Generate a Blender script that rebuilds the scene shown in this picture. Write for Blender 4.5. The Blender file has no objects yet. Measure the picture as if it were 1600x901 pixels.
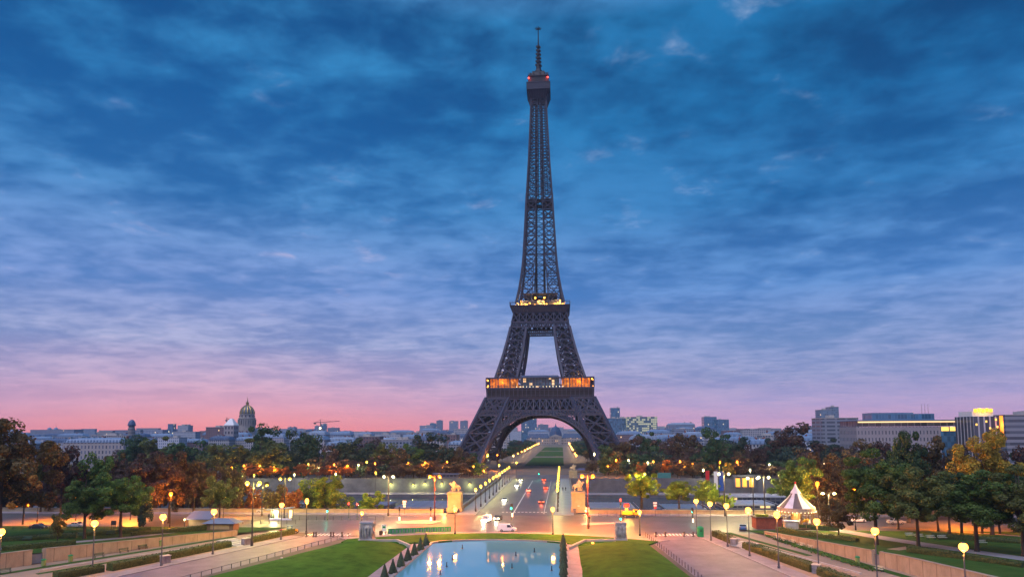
import bpy, bmesh, math, random
import numpy as np
from mathutils import Vector, Matrix, noise as mnoise

S = bpy.context.scene
COL = S.collection
R = math.radians
rnd = random.Random(7)

# ------------------------------------------------------------------ camera
F_PX, EYE = 1011.0, 25.7
cam_d = bpy.data.cameras.new('camera'); cam = bpy.data.objects.new('camera', cam_d); COL.objects.link(cam)
CM = Matrix.Rotation(R(4.38), 4, 'Z') @ Matrix.Rotation(R(94.6), 4, 'X') @ Matrix.Rotation(R(-0.32), 4, 'Z')
cam.matrix_world = Matrix.Translation((0, 0, EYE)) @ CM
cam_d.sensor_width = 36.0; cam_d.lens = 36.0 * F_PX / 1600
cam_d.shift_y = 142.7 / 1600
cam_d.clip_start = 1.0; cam_d.clip_end = 60000
S.camera = cam
M3 = CM.to_3x3()

def ray(px, py):
    return M3 @ Vector(((px - 800) / F_PX, -(py - 450.5 - 142.7) / F_PX, -1))
def P(px, py, z=0.0):                       # a spot of the photo on the level z
    d = ray(px, py); return Vector((0, 0, EYE)) + d * ((z - EYE) / d.z)
def PD(px, py, Y):                          # a spot of the photo at the distance Y
    d = ray(px, py); return Vector((0, 0, EYE)) + d * (Y / d.y)

# ------------------------------------------------------------------ light, sky, exposure
S.view_settings.view_transform = 'Standard'
S.view_settings.look = 'None'
S.view_settings.exposure = 0.14
S.view_settings.gamma = 1.0
S.view_settings.use_curve_mapping = False
S.cycles.use_denoising = True
S.cycles.max_bounces = 5; S.cycles.diffuse_bounces = 2; S.cycles.glossy_bounces = 3
S.cycles.transmission_bounces = 3; S.cycles.transparent_max_bounces = 6; S.cycles.volume_bounces = 0
S.cycles.sample_clamp_indirect = 3.0
S.cycles.caustics_reflective = False; S.cycles.caustics_refractive = False
S.cycles.use_light_tree = True

def lin(r, g, b):
    f = lambda c: (c / 255 / 12.92) if c <= 10 else ((c / 255 + 0.055) / 1.055) ** 2.4
    return (f(r), f(g), f(b), 1)

W = bpy.data.worlds.new('World'); S.world = W; W.use_nodes = True
wn, wl = W.node_tree.nodes, W.node_tree.links
wn.clear()
def N(tree, t, **kw):
    n = tree.nodes.new(t)
    for k, v in kw.items():
        if k == 'ins':
            for kk, vv in v.items(): n.inputs[kk].default_value = vv
        else: setattr(n, k, v)
    return n
def ramp(tree, stops, interp='LINEAR'):
    n = tree.nodes.new('ShaderNodeValToRGB'); cr = n.color_ramp; cr.interpolation = interp
    while len(cr.elements) > 1: cr.elements.remove(cr.elements[-1])
    cr.elements[0].position = stops[0][0]; cr.elements[0].color = stops[0][1]
    for p, c in stops[1:]:
        e = cr.elements.new(p); e.color = c
    return n
def math_n(tree, op, a, b=None, c=None, clamp=False):
    n = tree.nodes.new('ShaderNodeMath'); n.operation = op; n.use_clamp = clamp
    for i, v in enumerate((a, b, c)):
        if v is None: continue
        if isinstance(v, (int, float)): n.inputs[i].default_value = v
        else: tree.links.new(v, n.inputs[i])
    return n.outputs[0]
def mixc(tree, fac, a, b, blend='MIX'):
    n = tree.nodes.new('ShaderNodeMix'); n.data_type = 'RGBA'; n.blend_type = blend
    for sock, v in ((n.inputs['Factor'], fac), (n.inputs['A'], a), (n.inputs['B'], b)):
        if isinstance(v, (int, float, tuple)): sock.default_value = v
        else: tree.links.new(v, sock)
    return n.outputs['Result']

def build_sky():
    T = W.node_tree
    tc = N(T, 'ShaderNodeTexCoord')
    sep = N(T, 'ShaderNodeSeparateXYZ'); wl.new(tc.outputs['Generated'], sep.inputs[0])
    x, y, z = sep.outputs
    hyp = math_n(T, 'SQRT', math_n(T, 'ADD', math_n(T, 'MULTIPLY', x, x), math_n(T, 'MULTIPLY', y, y)))
    az = math_n(T, 'DIVIDE', x, math_n(T, 'MAXIMUM', hyp, 0.001))
    el = math_n(T, 'DIVIDE', z, math_n(T, 'MAXIMUM', hyp, 0.05))       # tan(elevation)
    # the dawn glow sits low on the left; it fades round the horizon
    d_az = math_n(T, 'ABSOLUTE', math_n(T, 'ADD', az, 0.46))
    dawn = N(T, 'ShaderNodeMapRange', interpolation_type='SMOOTHSTEP'); dawn.inputs['From Min'].default_value = 0.80; dawn.inputs['From Max'].default_value = 0.0
    wl.new(d_az, dawn.inputs['Value'])
    dawn = dawn.outputs[0]
    e = math_n(T, 'MULTIPLY', el, 1.25, clamp=True)                     # 0.8 -> 1
    k = 1.25
    lit_l = ramp(T, [(0, lin(238,134,134)), (.019*k, lin(236,148,156)), (.042*k, lin(228,164,186)), (.080*k, lin(212,178,206)), (.13*k, lin(172,178,216)), (.21*k, lin(128,156,214)), (.34*k, lin(78,142,202)), (.48*k, lin(48,136,196)), (.66*k, lin(54,140,198)), (1, lin(120,170,222))])
    lit_r = ramp(T, [(0, lin(218,164,190)), (.019*k, lin(208,164,196)), (.042*k, lin(194,168,206)), (.080*k, lin(168,168,206)), (.13*k, lin(148,164,212)), (.21*k, lin(100,146,208)), (.34*k, lin(52,126,188)), (.48*k, lin(24,112,172)), (.66*k, lin(26,112,170)), (1, lin(110,160,215))])
    drk_l = ramp(T, [(0, lin(238,130,134)), (.019*k, lin(232,144,156)), (.042*k, lin(212,152,178)), (.080*k, lin(170,150,190)), (.13*k, lin(116,136,190)), (.21*k, lin(72,122,188)), (.34*k, lin(14,96,162)), (.48*k, lin(0,84,148)), (.66*k, lin(0,72,130)), (1, lin(12,70,130))])
    drk_r = ramp(T, [(0, lin(208,158,190)), (.019*k, lin(192,156,196)), (.042*k, lin(170,156,202)), (.080*k, lin(132,142,192)), (.13*k, lin(102,134,188)), (.21*k, lin(58,114,182)), (.34*k, lin(6,86,148)), (.48*k, lin(0,72,128)), (.66*k, lin(0,58,106)), (1, lin(12,60,115))])
    for r_ in (lit_l, lit_r, drk_l, drk_r): wl.new(e, r_.inputs[0])
    lit = mixc(T, dawn, lit_r.outputs[0], lit_l.outputs[0])
    drk = mixc(T, dawn, drk_r.outputs[0], drk_l.outputs[0])
    # a layer of altocumulus seen in perspective
    zz = math_n(T, 'ADD', z, 0.10)
    u = math_n(T, 'DIVIDE', x, zz); v = math_n(T, 'DIVIDE', y, zz)
    cv = N(T, 'ShaderNodeCombineXYZ'); wl.new(u, cv.inputs[0]); wl.new(v, cv.inputs[1])
    def fbm(scale, detail, rough, dist, off, sx=1, sy=1, rot=0):
        m = N(T, 'ShaderNodeMapping'); m.inputs['Location'].default_value = off; m.inputs['Scale'].default_value = (sx, sy, 1); m.inputs['Rotation'].default_value = (0, 0, rot)
        wl.new(cv.outputs[0], m.inputs['Vector'])
        n = N(T, 'ShaderNodeTexNoise', ins={'Scale': scale, 'Detail': detail, 'Roughness': rough, 'Distortion': dist})
        wl.new(m.outputs[0], n.inputs['Vector']); return n.outputs['Fac']
    big = fbm(1.15, 4, .5, .15, (3.1, 1.7, 0), .85, 1.0, .12)
    mid = fbm(3.0, 7, .56, .2, (7.3, 2.2, 0), .9, 1.0, -.12)
    fine = fbm(8.0, 6, .54, .2, (1.3, 9.2, 0), .9, 1.05, -.1)
    c = math_n(T, 'ADD', math_n(T, 'MULTIPLY', big, .42), math_n(T, 'MULTIPLY', mid, .40))
    c = math_n(T, 'ADD', c, math_n(T, 'MULTIPLY', fine, .30))
    cr = N(T, 'ShaderNodeMapRange', interpolation_type='SMOOTHSTEP'); cr.inputs['From Min'].default_value = .44; cr.inputs['From Max'].default_value = .69
    wl.new(c, cr.inputs['Value'])
    col = mixc(T, cr.outputs[0], drk, lit)
    # thin gaps where the light comes through
    gap = fbm(5.5, 8, .58, .3, (2.7, 3.9, 0), .95, .95, -.12)
    gg = math_n(T, 'ADD', math_n(T, 'MULTIPLY', gap, .68), math_n(T, 'MULTIPLY', c, .32))
    gr = N(T, 'ShaderNodeMapRange', interpolation_type='SMOOTHSTEP'); gr.inputs['From Min'].default_value = .575; gr.inputs['From Max'].default_value = .82
    wl.new(gg, gr.inputs['Value'])
    up = ramp(T, [(0, (0, 0, 0, 1)), (.05*k, (.15,)*3 + (1,)), (.14*k, (.75,)*3 + (1,)), (1, (1, 1, 1, 1))]); wl.new(e, up.inputs[0])
    gf = math_n(T, 'MULTIPLY', math_n(T, 'MULTIPLY', math_n(T, 'MULTIPLY', gr.outputs[0], .75), cr.outputs[0]), up.outputs[0])
    bright = mixc(T, dawn, lin(205, 215, 240), lin(238, 208, 226))
    col = mixc(T, gf, col, bright)
    # dim ground side
    below = N(T, 'ShaderNodeMapRange'); below.inputs['From Min'].default_value = -.01; below.inputs['From Max'].default_value = -.06
    wl.new(z, below.inputs['Value'])
    col = mixc(T, below.outputs[0], col, lin(120, 110, 130))
    bg = N(T, 'ShaderNodeBackground'); wl.new(col, bg.inputs['Color']); bg.inputs['Strength'].default_value = 1.0
    # a trace of the physical twilight sky on top
    sky = N(T, 'ShaderNodeTexSky', sky_type='NISHITA', sun_disc=False, sun_elevation=R(1.5), sun_rotation=R(-30))
    bg2 = N(T, 'ShaderNodeBackground'); wl.new(sky.outputs[0], bg2.inputs['Color']); bg2.inputs['Strength'].default_value = 0.004
    add = N(T, 'ShaderNodeAddShader'); wl.new(bg.outputs[0], add.inputs[0]); wl.new(bg2.outputs[0], add.inputs[1])
    out = N(T, 'ShaderNodeOutputWorld'); wl.new(add.outputs[0], out.inputs['Surface'])
build_sky()

sun_d = bpy.data.lights.new('fill_sun', 'SUN'); sun = bpy.data.objects.new('fill_sun', sun_d); COL.objects.link(sun)
sun_d.energy = 2.45; sun_d.angle = R(50); sun_d.color = (.93, .86, 1.0)
sun.rotation_euler = (R(32), 0, R(-28))          # soft fill light added from behind and left to lift the foreground

LAMP = 1.3          # one factor for all street lamps

# ------------------------------------------------------------------ materials
MATS = {}
def new_mat(name):
    m = bpy.data.materials.new(name); m.use_nodes = True
    return m, m.node_tree, m.node_tree.nodes['Principled BSDF']
def surf(name, col, rough=.7, var=.15, scale=1.0, bump=0, metal=0, spec=.4, detail=5, col2=None, stretch=(1, 1, 1), bscale=None):
    """procedural surface: base colour with two-scale noise variation and optional bump"""
    if name in MATS: return MATS[name]
    m, T, b = new_mat(name)
    tc = N(T, 'ShaderNodeTexCoord'); mp = N(T, 'ShaderNodeMapping'); mp.inputs['Scale'].default_value = stretch
    T.links.new(tc.outputs['Object'], mp.inputs[0])
    n = N(T, 'ShaderNodeTexNoise', ins={'Scale': scale, 'Detail': detail, 'Roughness': .65}); T.links.new(mp.outputs[0], n.inputs['Vector'])
    c1 = tuple(max(0, c * (1 - var)) for c in col[:3]) + (1,)
    c2 = (tuple(col2[:3]) + (1,)) if col2 else tuple(min(1, c * (1 + var)) for c in col[:3]) + (1,)
    r_ = ramp(T, [(.3, c1), (.7, c2)]); T.links.new(n.outputs['Fac'], r_.inputs[0])
    T.links.new(r_.outputs[0], b.inputs['Base Color'])
    b.inputs['Roughness'].default_value = rough; b.inputs['Metallic'].default_value = metal
    b.inputs['Specular IOR Level'].default_value = spec
    if bump:
        n2 = N(T, 'ShaderNodeTexNoise', ins={'Scale': bscale or scale * 4, 'Detail': 4}); T.links.new(mp.outputs[0], n2.inputs['Vector'])
        bp = N(T, 'ShaderNodeBump', ins={'Strength': min(1, bump), 'Distance': .05 * max(1, bump)}); T.links.new(n2.outputs['Fac'], bp.inputs['Height']); T.links.new(bp.outputs[0], b.inputs['Normal'])
    MATS[name] = m; return m
def glow(name, col, strength):
    if name in MATS: return MATS[name]
    m, T, b = new_mat(name)
    b.inputs['Base Color'].default_value = col[:3] + (1,) if len(col) > 3 else tuple(col) + (1,)
    b.inputs['Emission Color'].default_value = tuple(col[:3]) + (1,); b.inputs['Emission Strength'].default_value = strength
    MATS[name] = m; return m
def foliage(name, c1, c2, c3=None, trans=.25):
    if name in MATS: return MATS[name]
    m, T, b = new_mat(name)
    tc = N(T, 'ShaderNodeTexCoord')
    n = N(T, 'ShaderNodeTexNoise', ins={'Scale': 2.6, 'Detail': 2}); T.links.new(tc.outputs['Object'], n.inputs['Vector'])
    wn_ = N(T, 'ShaderNodeTexWhiteNoise', noise_dimensions='3D')
    sc = N(T, 'ShaderNodeVectorMath', operation='SCALE'); sc.inputs['Scale'].default_value = 14; T.links.new(tc.outputs['Object'], sc.inputs[0])
    fl = N(T, 'ShaderNodeVectorMath', operation='FLOOR'); T.links.new(sc.outputs[0], fl.inputs[0]); T.links.new(fl.outputs[0], wn_.inputs['Vector'])
    f = math_n(T, 'ADD', math_n(T, 'MULTIPLY', n.outputs['Fac'], 1.3), math_n(T, 'MULTIPLY', wn_.outputs['Value'], .5))
    f = math_n(T, 'SUBTRACT', f, .4)
    c1, c2, c3 = [tuple(min(.6, q * 1.45) for q in c_) if c_ else None for c_ in (c1, c2, c3)]
    st = [(.1, c1 + (1,)), (.6, c2 + (1,))]
    if c3: st.append((.95, c3 + (1,)))
    r_ = ramp(T, st); T.links.new(f, r_.inputs[0])
    oi = N(T, 'ShaderNodeObjectInfo')
    hs = N(T, 'ShaderNodeHueSaturation'); T.links.new(r_.outputs[0], hs.inputs['Color'])
    T.links.new(math_n(T, 'ADD', math_n(T, 'MULTIPLY', oi.outputs['Random'], .5), .75), hs.inputs['Value'])
    T.links.new(math_n(T, 'ADD', math_n(T, 'MULTIPLY', oi.outputs['Random'], .03), .485), hs.inputs['Hue'])
    T.links.new(hs.outputs[0], b.inputs['Base Color'])
    b.inputs['Roughness'].default_value = .6; b.inputs['Specular IOR Level'].default_value = .25
    tr = N(T, 'ShaderNodeBsdfTranslucent'); T.links.new(hs.outputs[0], tr.inputs['Color'])
    mx = N(T, 'ShaderNodeMixShader'); mx.inputs[0].default_value = trans
    T.links.new(b.outputs[0], mx.inputs[1]); T.links.new(tr.outputs[0], mx.inputs[2])
    T.links.new(mx.outputs[0], T.nodes['Material Output'].inputs['Surface'])
    MATS[name] = m; return m
def facade(name, wall, win, du=3.0, dv=3.2, wx=(.3, .7), wz=(.25, .8), lit=.02, litcol=(1, .62, .22), litst=1.6, rough=.7, winrough=.15):
    """wall with rows of windows, in metres of the object's own axes"""
    if name in MATS: return MATS[name]
    m, T, b = new_mat(name)
    tc = N(T, 'ShaderNodeTexCoord'); sp = N(T, 'ShaderNodeSeparateXYZ'); T.links.new(tc.outputs['Object'], sp.inputs[0])
    u = math_n(T, 'DIVIDE', math_n(T, 'ADD', math_n(T, 'ADD', sp.outputs[0], sp.outputs[1]), 500.03), du)
    v = math_n(T, 'DIVIDE', math_n(T, 'ADD', sp.outputs[2], .02), dv)
    fu = math_n(T, 'FRACT', u); fv = math_n(T, 'FRACT', v)
    def band(f, lo, hi): return math_n(T, 'MULTIPLY', math_n(T, 'GREATER_THAN', f, lo), math_n(T, 'LESS_THAN', f, hi))
    w = math_n(T, 'MULTIPLY', band(fu, *wx), band(fv, *wz))
    cb = N(T, 'ShaderNodeCombineXYZ'); T.links.new(math_n(T, 'FLOOR', u), cb.inputs[0]); T.links.new(math_n(T, 'FLOOR', v), cb.inputs[1])
    oi = N(T, 'ShaderNodeObjectInfo'); T.links.new(math_n(T, 'MULTIPLY', oi.outputs['Random'], 91.7), cb.inputs[2])
    wh = N(T, 'ShaderNodeTexWhiteNoise'); T.links.new(cb.outputs[0], wh.inputs['Vector'])
    hs = N(T, 'ShaderNodeHueSaturation', ins={'Color': wall + (1,)}); T.links.new(math_n(T, 'ADD', math_n(T, 'MULTIPLY', oi.outputs['Random'], .5), .75), hs.inputs['Value'])
    n = N(T, 'ShaderNodeTexNoise', ins={'Scale': .25, 'Detail': 5}); T.links.new(tc.outputs['Object'], n.inputs['Vector'])
    wc = mixc(T, math_n(T, 'MULTIPLY', n.outputs['Fac'], .45), hs.outputs[0], tuple(c * .55 for c in wall) + (1,))
    wv = mixc(T, wh.outputs['Value'], tuple(c * .6 for c in win) + (1,), tuple(min(1, c * 1.5) for c in win) + (1,))
    T.links.new(mixc(T, w, wc, wv), b.inputs['Base Color'])
    T.links.new(math_n(T, 'SUBTRACT', rough, math_n(T, 'MULTIPLY', w, rough - winrough)), b.inputs['Roughness'])
    l = math_n(T, 'MULTIPLY', w, math_n(T, 'GREATER_THAN', wh.outputs['Value'], 1 - lit))
    b.inputs['Emission Color'].default_value = litcol + (1,)
    T.links.new(math_n(T, 'MULTIPLY', l, litst), b.inputs['Emission Strength'])
    MATS[name] = m; return m

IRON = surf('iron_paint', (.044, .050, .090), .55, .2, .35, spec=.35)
IRON_U = surf('upper_iron_shaded', (.026, .029, .056), .6, .2, .4)  # shade on shaft and summit put into a darker copy of the iron
IRON_D = surf('shaded_iron', (.009, .010, .018), .6, .2, .4)  # shade of inner and recessed lattice put into a near-black iron colour
ASPH = surf('asphalt', (.095, .088, .09), .42, .35, .16, .25, bscale=3, spec=.45)
ASPH_B = surf('bridge_asphalt', (.075, .085, .11), .5, .2, .1, .2, bscale=3)
ALLEE = surf('pinkish_paving', (.175, .14, .165), .62, .26, .22, .2, bscale=2)
SIDE = surf('pale_pavement', (.24, .21, .23), .7, .25, .4, .2, bscale=2)
SAND = surf('sandy_path', (.27, .20, .15), .85, .16, .2, .3, bscale=3)
KERB = surf('granite_kerb', (.30, .275, .275), .6, .12, .7)
WHITE = surf('white_road_paint', (.72, .72, .70), .6, .12, 1.5)
STONE = surf('garden_wall_stone', (.33, .275, .21), .8, .24, .7, .5, bscale=3, stretch=(1, 1, .4), detail=8)
STONE_L = surf('light_limestone', (.28, .225, .155), .8, .2, .6, .4, bscale=3)
STONE_G = surf('grey_quay_stone', (.10, .105, .125), .85, .35, .2, .5, bscale=1.5)
GRASS = surf('lawn_grass', (.009, .070, .004), .9, .0, .35, 1.0, bscale=9, col2=(.042, .155, .012), detail=9, spec=.1)
GRASS_D = surf('garden_grass', (.022, .065, .010), .9, .0, .3, 1.0, bscale=6, col2=(.05, .10, .02), spec=.1)
_cr = [n for n in GRASS.node_tree.nodes if n.type == 'VALTORGB'][0].color_ramp
_e = _cr.elements.new(.86); _e.color = (.085, .17, .03, 1); _e = _cr.elements.new(.16); _e.color = (.010, .060, .006, 1)
EARTH = surf('park_ground', (.12, .10, .08), .9, .3, .05, .3)
TOWN = surf('town_ground', (.10, .10, .11), .9, .3, .01)
BARK = surf('tree_bark', (.055, .042, .034), .9, .35, 2.0, .6, stretch=(1, 1, .3))
POLE = surf('lamp_post_paint', (.085, .085, .10), .5, .15, 1)
POLE_D = surf('dark_post_paint', (.03, .03, .035), .5, .15, 1)
GREENP = surf('green_paint', (.02, .26, .09), .45, .15, 1)
GREEND = surf('dark_green_paint', (.02, .09, .05), .5, .2, 1)
ZINC = surf('zinc_roof', (.15, .23, .36), .45, .2, .3, spec=.5)
SLATE = surf('slate_roof', (.06, .10, .19), .5, .25, .4)
CONC = surf('concrete', (.40, .38, .37), .8, .15, .5)
TYRE = surf('tyre_rubber', (.015, .015, .016), .8, .1, 3)
RIM = surf('wheel_rim', (.35, .35, .37), .35, .1, 3, metal=.8)
CARW = surf('white_car_paint', (.72, .72, .74), .3, .04, 1, spec=.5)
CARB = surf('blue_car_paint', (.03, .10, .25), .3, .05, 1, spec=.5)
CARD = surf('dark_car_paint', (.03, .028, .03), .3, .05, 1, spec=.5)
CARS = surf('silver_car_paint', (.35, .37, .40), .3, .05, 1, spec=.5)
CARR = surf('red_car_paint', (.30, .03, .025), .3, .05, 1, spec=.5)
CARY = surf('yellow_truck_paint', (.70, .38, .02), .4, .08, 1)
GLASS = surf('dark_window_glass', (.03, .04, .05), .08, .1, 1, spec=.7)
RED = surf('red_paint', (.45, .02, .03), .5, .1, 1)
BLUE = surf('blue_paint', (.04, .10, .35), .5, .1, 1)
WPAINT = surf('white_paint', (.72, .72, .72), .55, .06, 1)
BRICK = surf('red_brick_wall', (.24, .07, .04), .85, .25, 1.2, .4)
WOOD = surf('brown_wood', (.10, .055, .03), .7, .25, 2)
CANVAS_B = surf('dark_blue_canvas', (.06, .07, .16), .7, .1, 2)
GOLD = surf('gilded_lead', (.36, .25, .08), .35, .15, 1, metal=.7)
LAMPG = glow('orange_lamp_glass', (1.0, .36, .05), 6.0)
LAMPY = glow('yellow_green_lamp_glass', (1.0, .62, .05), 3.2)
LAMPW = glow('white_lamp_glass', (1.0, .86, .45), 4.0)
LAMPO = glow('sodium_lamp_glass', (1.0, .27, .015), 3.2)
GREENL = glow('green_signal_lens', (.02, 1.0, .55), 7.0)
REDL = glow('red_signal_lens', (1.0, .05, .03), 7.0)
HEADL = glow('headlight_lens', (1.0, .85, .52), 9.0)
TAILL = glow('tail_light_lens', (1.0, .07, .02), 9.0)
NEON = glow('orange_neon', (1.0, .24, .02), 1.9)
NEONY = glow('yellow_neon', (1.0, .50, .03), 1.8)

# ------------------------------------------------------------------ mesh helper
class MB:
    def __init__(s): s.v = []; s.f = []; s.m = []; s.mats = []
    def mi(s, mat):
        if mat is None: return 0
        if mat not in s.mats: s.mats.append(mat)
        return s.mats.index(mat)
    def add(s, vs, fs, mat=None):
        o = len(s.v); s.v.extend([tuple(v) for v in vs]); k = s.mi(mat)
        for f in fs: s.f.append(tuple(i + o for i in f)); s.m.append(k)
    def box(s, c, d, rz=0, mat=None, taper=1.0):
        hx, hy, hz = d[0] / 2, d[1] / 2, d[2] / 2; cs, sn = math.cos(rz), math.sin(rz); vs = []
        for z, k in ((-hz, 1.0), (hz, taper)):
            for x, y in ((-hx, -hy), (hx, -hy), (hx, hy), (-hx, hy)):
                x, y = x * k, y * k; vs.append((c[0] + x * cs - y * sn, c[1] + x * sn + y * cs, c[2] + z))
        s.add(vs, [(3, 2, 1, 0), (4, 5, 6, 7), (0, 1, 5, 4), (1, 2, 6, 5), (2, 3, 7, 6), (3, 0, 4, 7)], mat)
    def beam(s, a, b, w, h=None, mat=None):
        a, b = Vector(a), Vector(b); h = h or w; d = b - a
        if d.length < 1e-6: return
        d.normalize(); up = Vector((0, 0, 1)) if abs(d.z) < .9 else Vector((0, 1, 0))
        x = d.cross(up).normalized() * w / 2; y = d.cross(x).normalized() * h / 2
        vs = [p + q for p in (a, b) for q in (-x - y, x - y, x + y, -x + y)]
        s.add(vs, [(3, 2, 1, 0), (4, 5, 6, 7), (0, 1, 5, 4), (1, 2, 6, 5), (2, 3, 7, 6), (3, 0, 4, 7)], mat)
    def tube(s, a, b, r0, r1=None, n=8, mat=None, caps=True):
        a, b = Vector(a), Vector(b); r1 = r0 if r1 is None else r1; d = (b - a).normalized()
        up = Vector((0, 0, 1)) if abs(d.z) < .9 else Vector((1, 0, 0)); x = d.cross(up).normalized(); y = d.cross(x)
        vs = []
        for p, r in ((a, r0), (b, r1)):
            for i in range(n):
                t = 2 * math.pi * i / n; vs.append(p + (x * math.cos(t) + y * math.sin(t)) * r)
        fs = [(i, (i + 1) % n, n + (i + 1) % n, n + i) for i in range(n)]
        if caps: fs += [tuple(range(n))[::-1], tuple(range(n, 2 * n))]
        s.add(vs, fs, mat)
    def path(s, pts, radii, n=7, mat=None):
        pts = [Vector(p) for p in pts]; vs = []; L = len(pts)
        for k, p in enumerate(pts):
            d = (pts[min(k + 1, L - 1)] - pts[max(k - 1, 0)]).normalized()
            up = Vector((0, 1, 0)) if abs(d.y) < .9 else Vector((1, 0, 0)); x = d.cross(up).normalized(); y = d.cross(x)
            for i in range(n):
                t = 2 * math.pi * i / n; vs.append(p + (x * math.cos(t) + y * math.sin(t)) * radii[k])
        fs = [(k * n + i, k * n + (i + 1) % n, (k + 1) * n + (i + 1) % n, (k + 1) * n + i) for k in range(L - 1) for i in range(n)]
        fs += [tuple(range(n))[::-1], tuple(range((L - 1) * n, L * n))]
        s.add(vs, fs, mat)
    def lathe(s, prof, n=16, c=(0, 0, 0), mat=None, closed=True):
        vs = [(c[0] + r * math.cos(2 * math.pi * i / n), c[1] + r * math.sin(2 * math.pi * i / n), c[2] + z) for r, z in prof for i in range(n)]
        fs = [(k * n + i, k * n + (i + 1) % n, (k + 1) * n + (i + 1) % n, (k + 1) * n + i) for k in range(len(prof) - 1) for i in range(n)]
        if closed: fs += [tuple(range(n))[::-1], tuple(range((len(prof) - 1) * n, len(prof) * n))]
        s.add(vs, fs, mat)
    def sheet(s, poly, z=None, mat=None):
        vs = [(p[0], p[1], p[2] if z is None else z) for p in poly]; s.add(vs, [tuple(range(len(vs)))], mat)
    def prism(s, poly, z0, z1, mat=None):
        n = len(poly); A = sum(poly[i][0] * poly[(i + 1) % n][1] - poly[(i + 1) % n][0] * poly[i][1] for i in range(n))
        if A < 0: poly = poly[::-1]
        vs = [(p[0], p[1], z0) for p in poly] + [(p[0], p[1], z1) for p in poly]
        s.add(vs, [tuple(range(n))[::-1], tuple(range(n, 2 * n))] + [(i, (i + 1) % n, n + (i + 1) % n, n + i) for i in range(n)], mat)
    def ball(s, c, r, n=10, m=6, mat=None, sz=1.0):
        prof = [(max(.001, r * math.sin(math.pi * k / m)), -r * sz * math.cos(math.pi * k / m)) for k in range(m + 1)]
        s.lathe(prof, n, c, mat)
    def mesh(s, name, mat=None):
        me = bpy.data.meshes.new(name); me.from_pydata(s.v, [], s.f)
        mats = s.mats or ([mat] if mat else [])
        for m in mats: me.materials.append(m)
        if len(s.mats) > 1: me.polygons.foreach_set('material_index', s.m)
        me.update(); return me
    def build(s, name, mat=None, parent=None, smooth=False, loc=None):
        me = s.mesh(name, mat)
        if smooth: me.polygons.foreach_set('use_smooth', [True] * len(me.polygons))
        o = bpy.data.objects.new(name, me); COL.objects.link(o)
        if parent: o.parent = parent
        if loc is not None: o.location = loc
        return o
def tag(o, label=None, cat=None, group=None, kind=None):
    if label: o['label'] = label
    if cat: o['category'] = cat
    if group: o['group'] = group
    if kind: o['kind'] = kind
    return o
def thing(name, label, cat, loc=(0, 0, 0), rz=0, group=None):
    o = bpy.data.objects.new(name, None); COL.objects.link(o); o.empty_display_size = .5
    o.location = loc; o.rotation_euler = (0, 0, rz); return tag(o, label, cat, group)
KIDS = {}
def kids(o): return [c for c in COL.objects if c.parent == o]
def dup(root, loc, rz=None, label=None, group=None, scale=None):
    r = root.copy(); COL.objects.link(r); r.location = loc
    if rz is not None: r.rotation_euler = (0, 0, rz)
    if scale is not None: r.scale = scale
    if label: r['label'] = label
    if group: r['group'] = group
    if root.name not in KIDS: KIDS[root.name] = [(c, kids(c)) for c in kids(root)]
    for ch, gs in KIDS[root.name]:
        c = ch.copy(); COL.objects.link(c); c.parent = r
        for g in gs: d = g.copy(); COL.objects.link(d); d.parent = c
    return r
def struct(name, mb, mat=None, smooth=False): return tag(mb.build(name, mat, smooth=smooth), kind='structure')
def setmat(o, m):
    o.material_slots[0].link = 'OBJECT'; o.material_slots[0].material = m
def point(parent, loc, power, col, r=.3):
    l = bpy.data.lights.new('lamp_light', 'POINT'); l.energy = power * LAMP; l.color = col; l.shadow_soft_size = r
    o = bpy.data.objects.new('lamp_light', l); COL.objects.link(o); o.location = loc; o.parent = parent
    return o
ORD = ['first', 'second', 'third', 'fourth', 'fifth', 'sixth', 'seventh', 'eighth', 'ninth', 'tenth', 'eleventh', 'twelfth', 'thirteenth', 'fourteenth', 'fifteenth', 'sixteenth', 'seventeenth', 'eighteenth', 'nineteenth', 'twentieth', 'twenty-first', 'twenty-second', 'twenty-third', 'twenty-fourth', 'twenty-fifth', 'twenty-sixth', 'twenty-seventh', 'twenty-eighth']
# ------------------------------------------------------------------ ground, river, roads
mb = MB(); mb.sheet([(-900, -60), (900, -60), (900, 207), (-900, 207)], -.06, EARTH); struct('ground', mb)
mb = MB(); mb.sheet([(-900, 208), (900, 208), (900, 236), (-900, 236)], -6.0, SIDE); mb.sheet([(-900, 236), (900, 236), (900, 236.02), (-900, 236.02)], -9, SIDE)
mb.add([(-900, 236, -6), (900, 236, -6), (900, 236, -9.5), (-900, 236, -9.5)], [(0, 1, 2, 3)], STONE_G); struct('quay_pavement', mb)
def water_mat(name, base, rough, bump, scale, dist, ior=1.33):
    m, T, b = new_mat(name)
    b.inputs['Base Color'].default_value = base + (1,); b.inputs['Roughness'].default_value = rough; b.inputs['IOR'].default_value = ior
    tc = N(T, 'ShaderNodeTexCoord'); n = N(T, 'ShaderNodeTexNoise', ins={'Scale': scale, 'Detail': 3}); T.links.new(tc.outputs['Object'], n.inputs['Vector'])
    bp = N(T, 'ShaderNodeBump', ins={'Strength': bump, 'Distance': dist}); T.links.new(n.outputs['Fac'], bp.inputs['Height']); T.links.new(bp.outputs[0], b.inputs['Normal'])
    return m
RIVER = water_mat('river_water', (.05, .07, .09), .12, .25, .5, .1)
POOLW = water_mat('pool_water', (.12, .36, .43), .035, .05, .9, .03, 2.6)
mb = MB(); mb.sheet([(-1200, 236), (1200, 236), (1200, 345), (-1200, 345)], -7.6, RIVER); struct('river_water', mb)
mb = MB(); mb.sheet([(-900, 236), (900, 236), (900, 336), (-900, 336)], -9.4, STONE_G)
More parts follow.
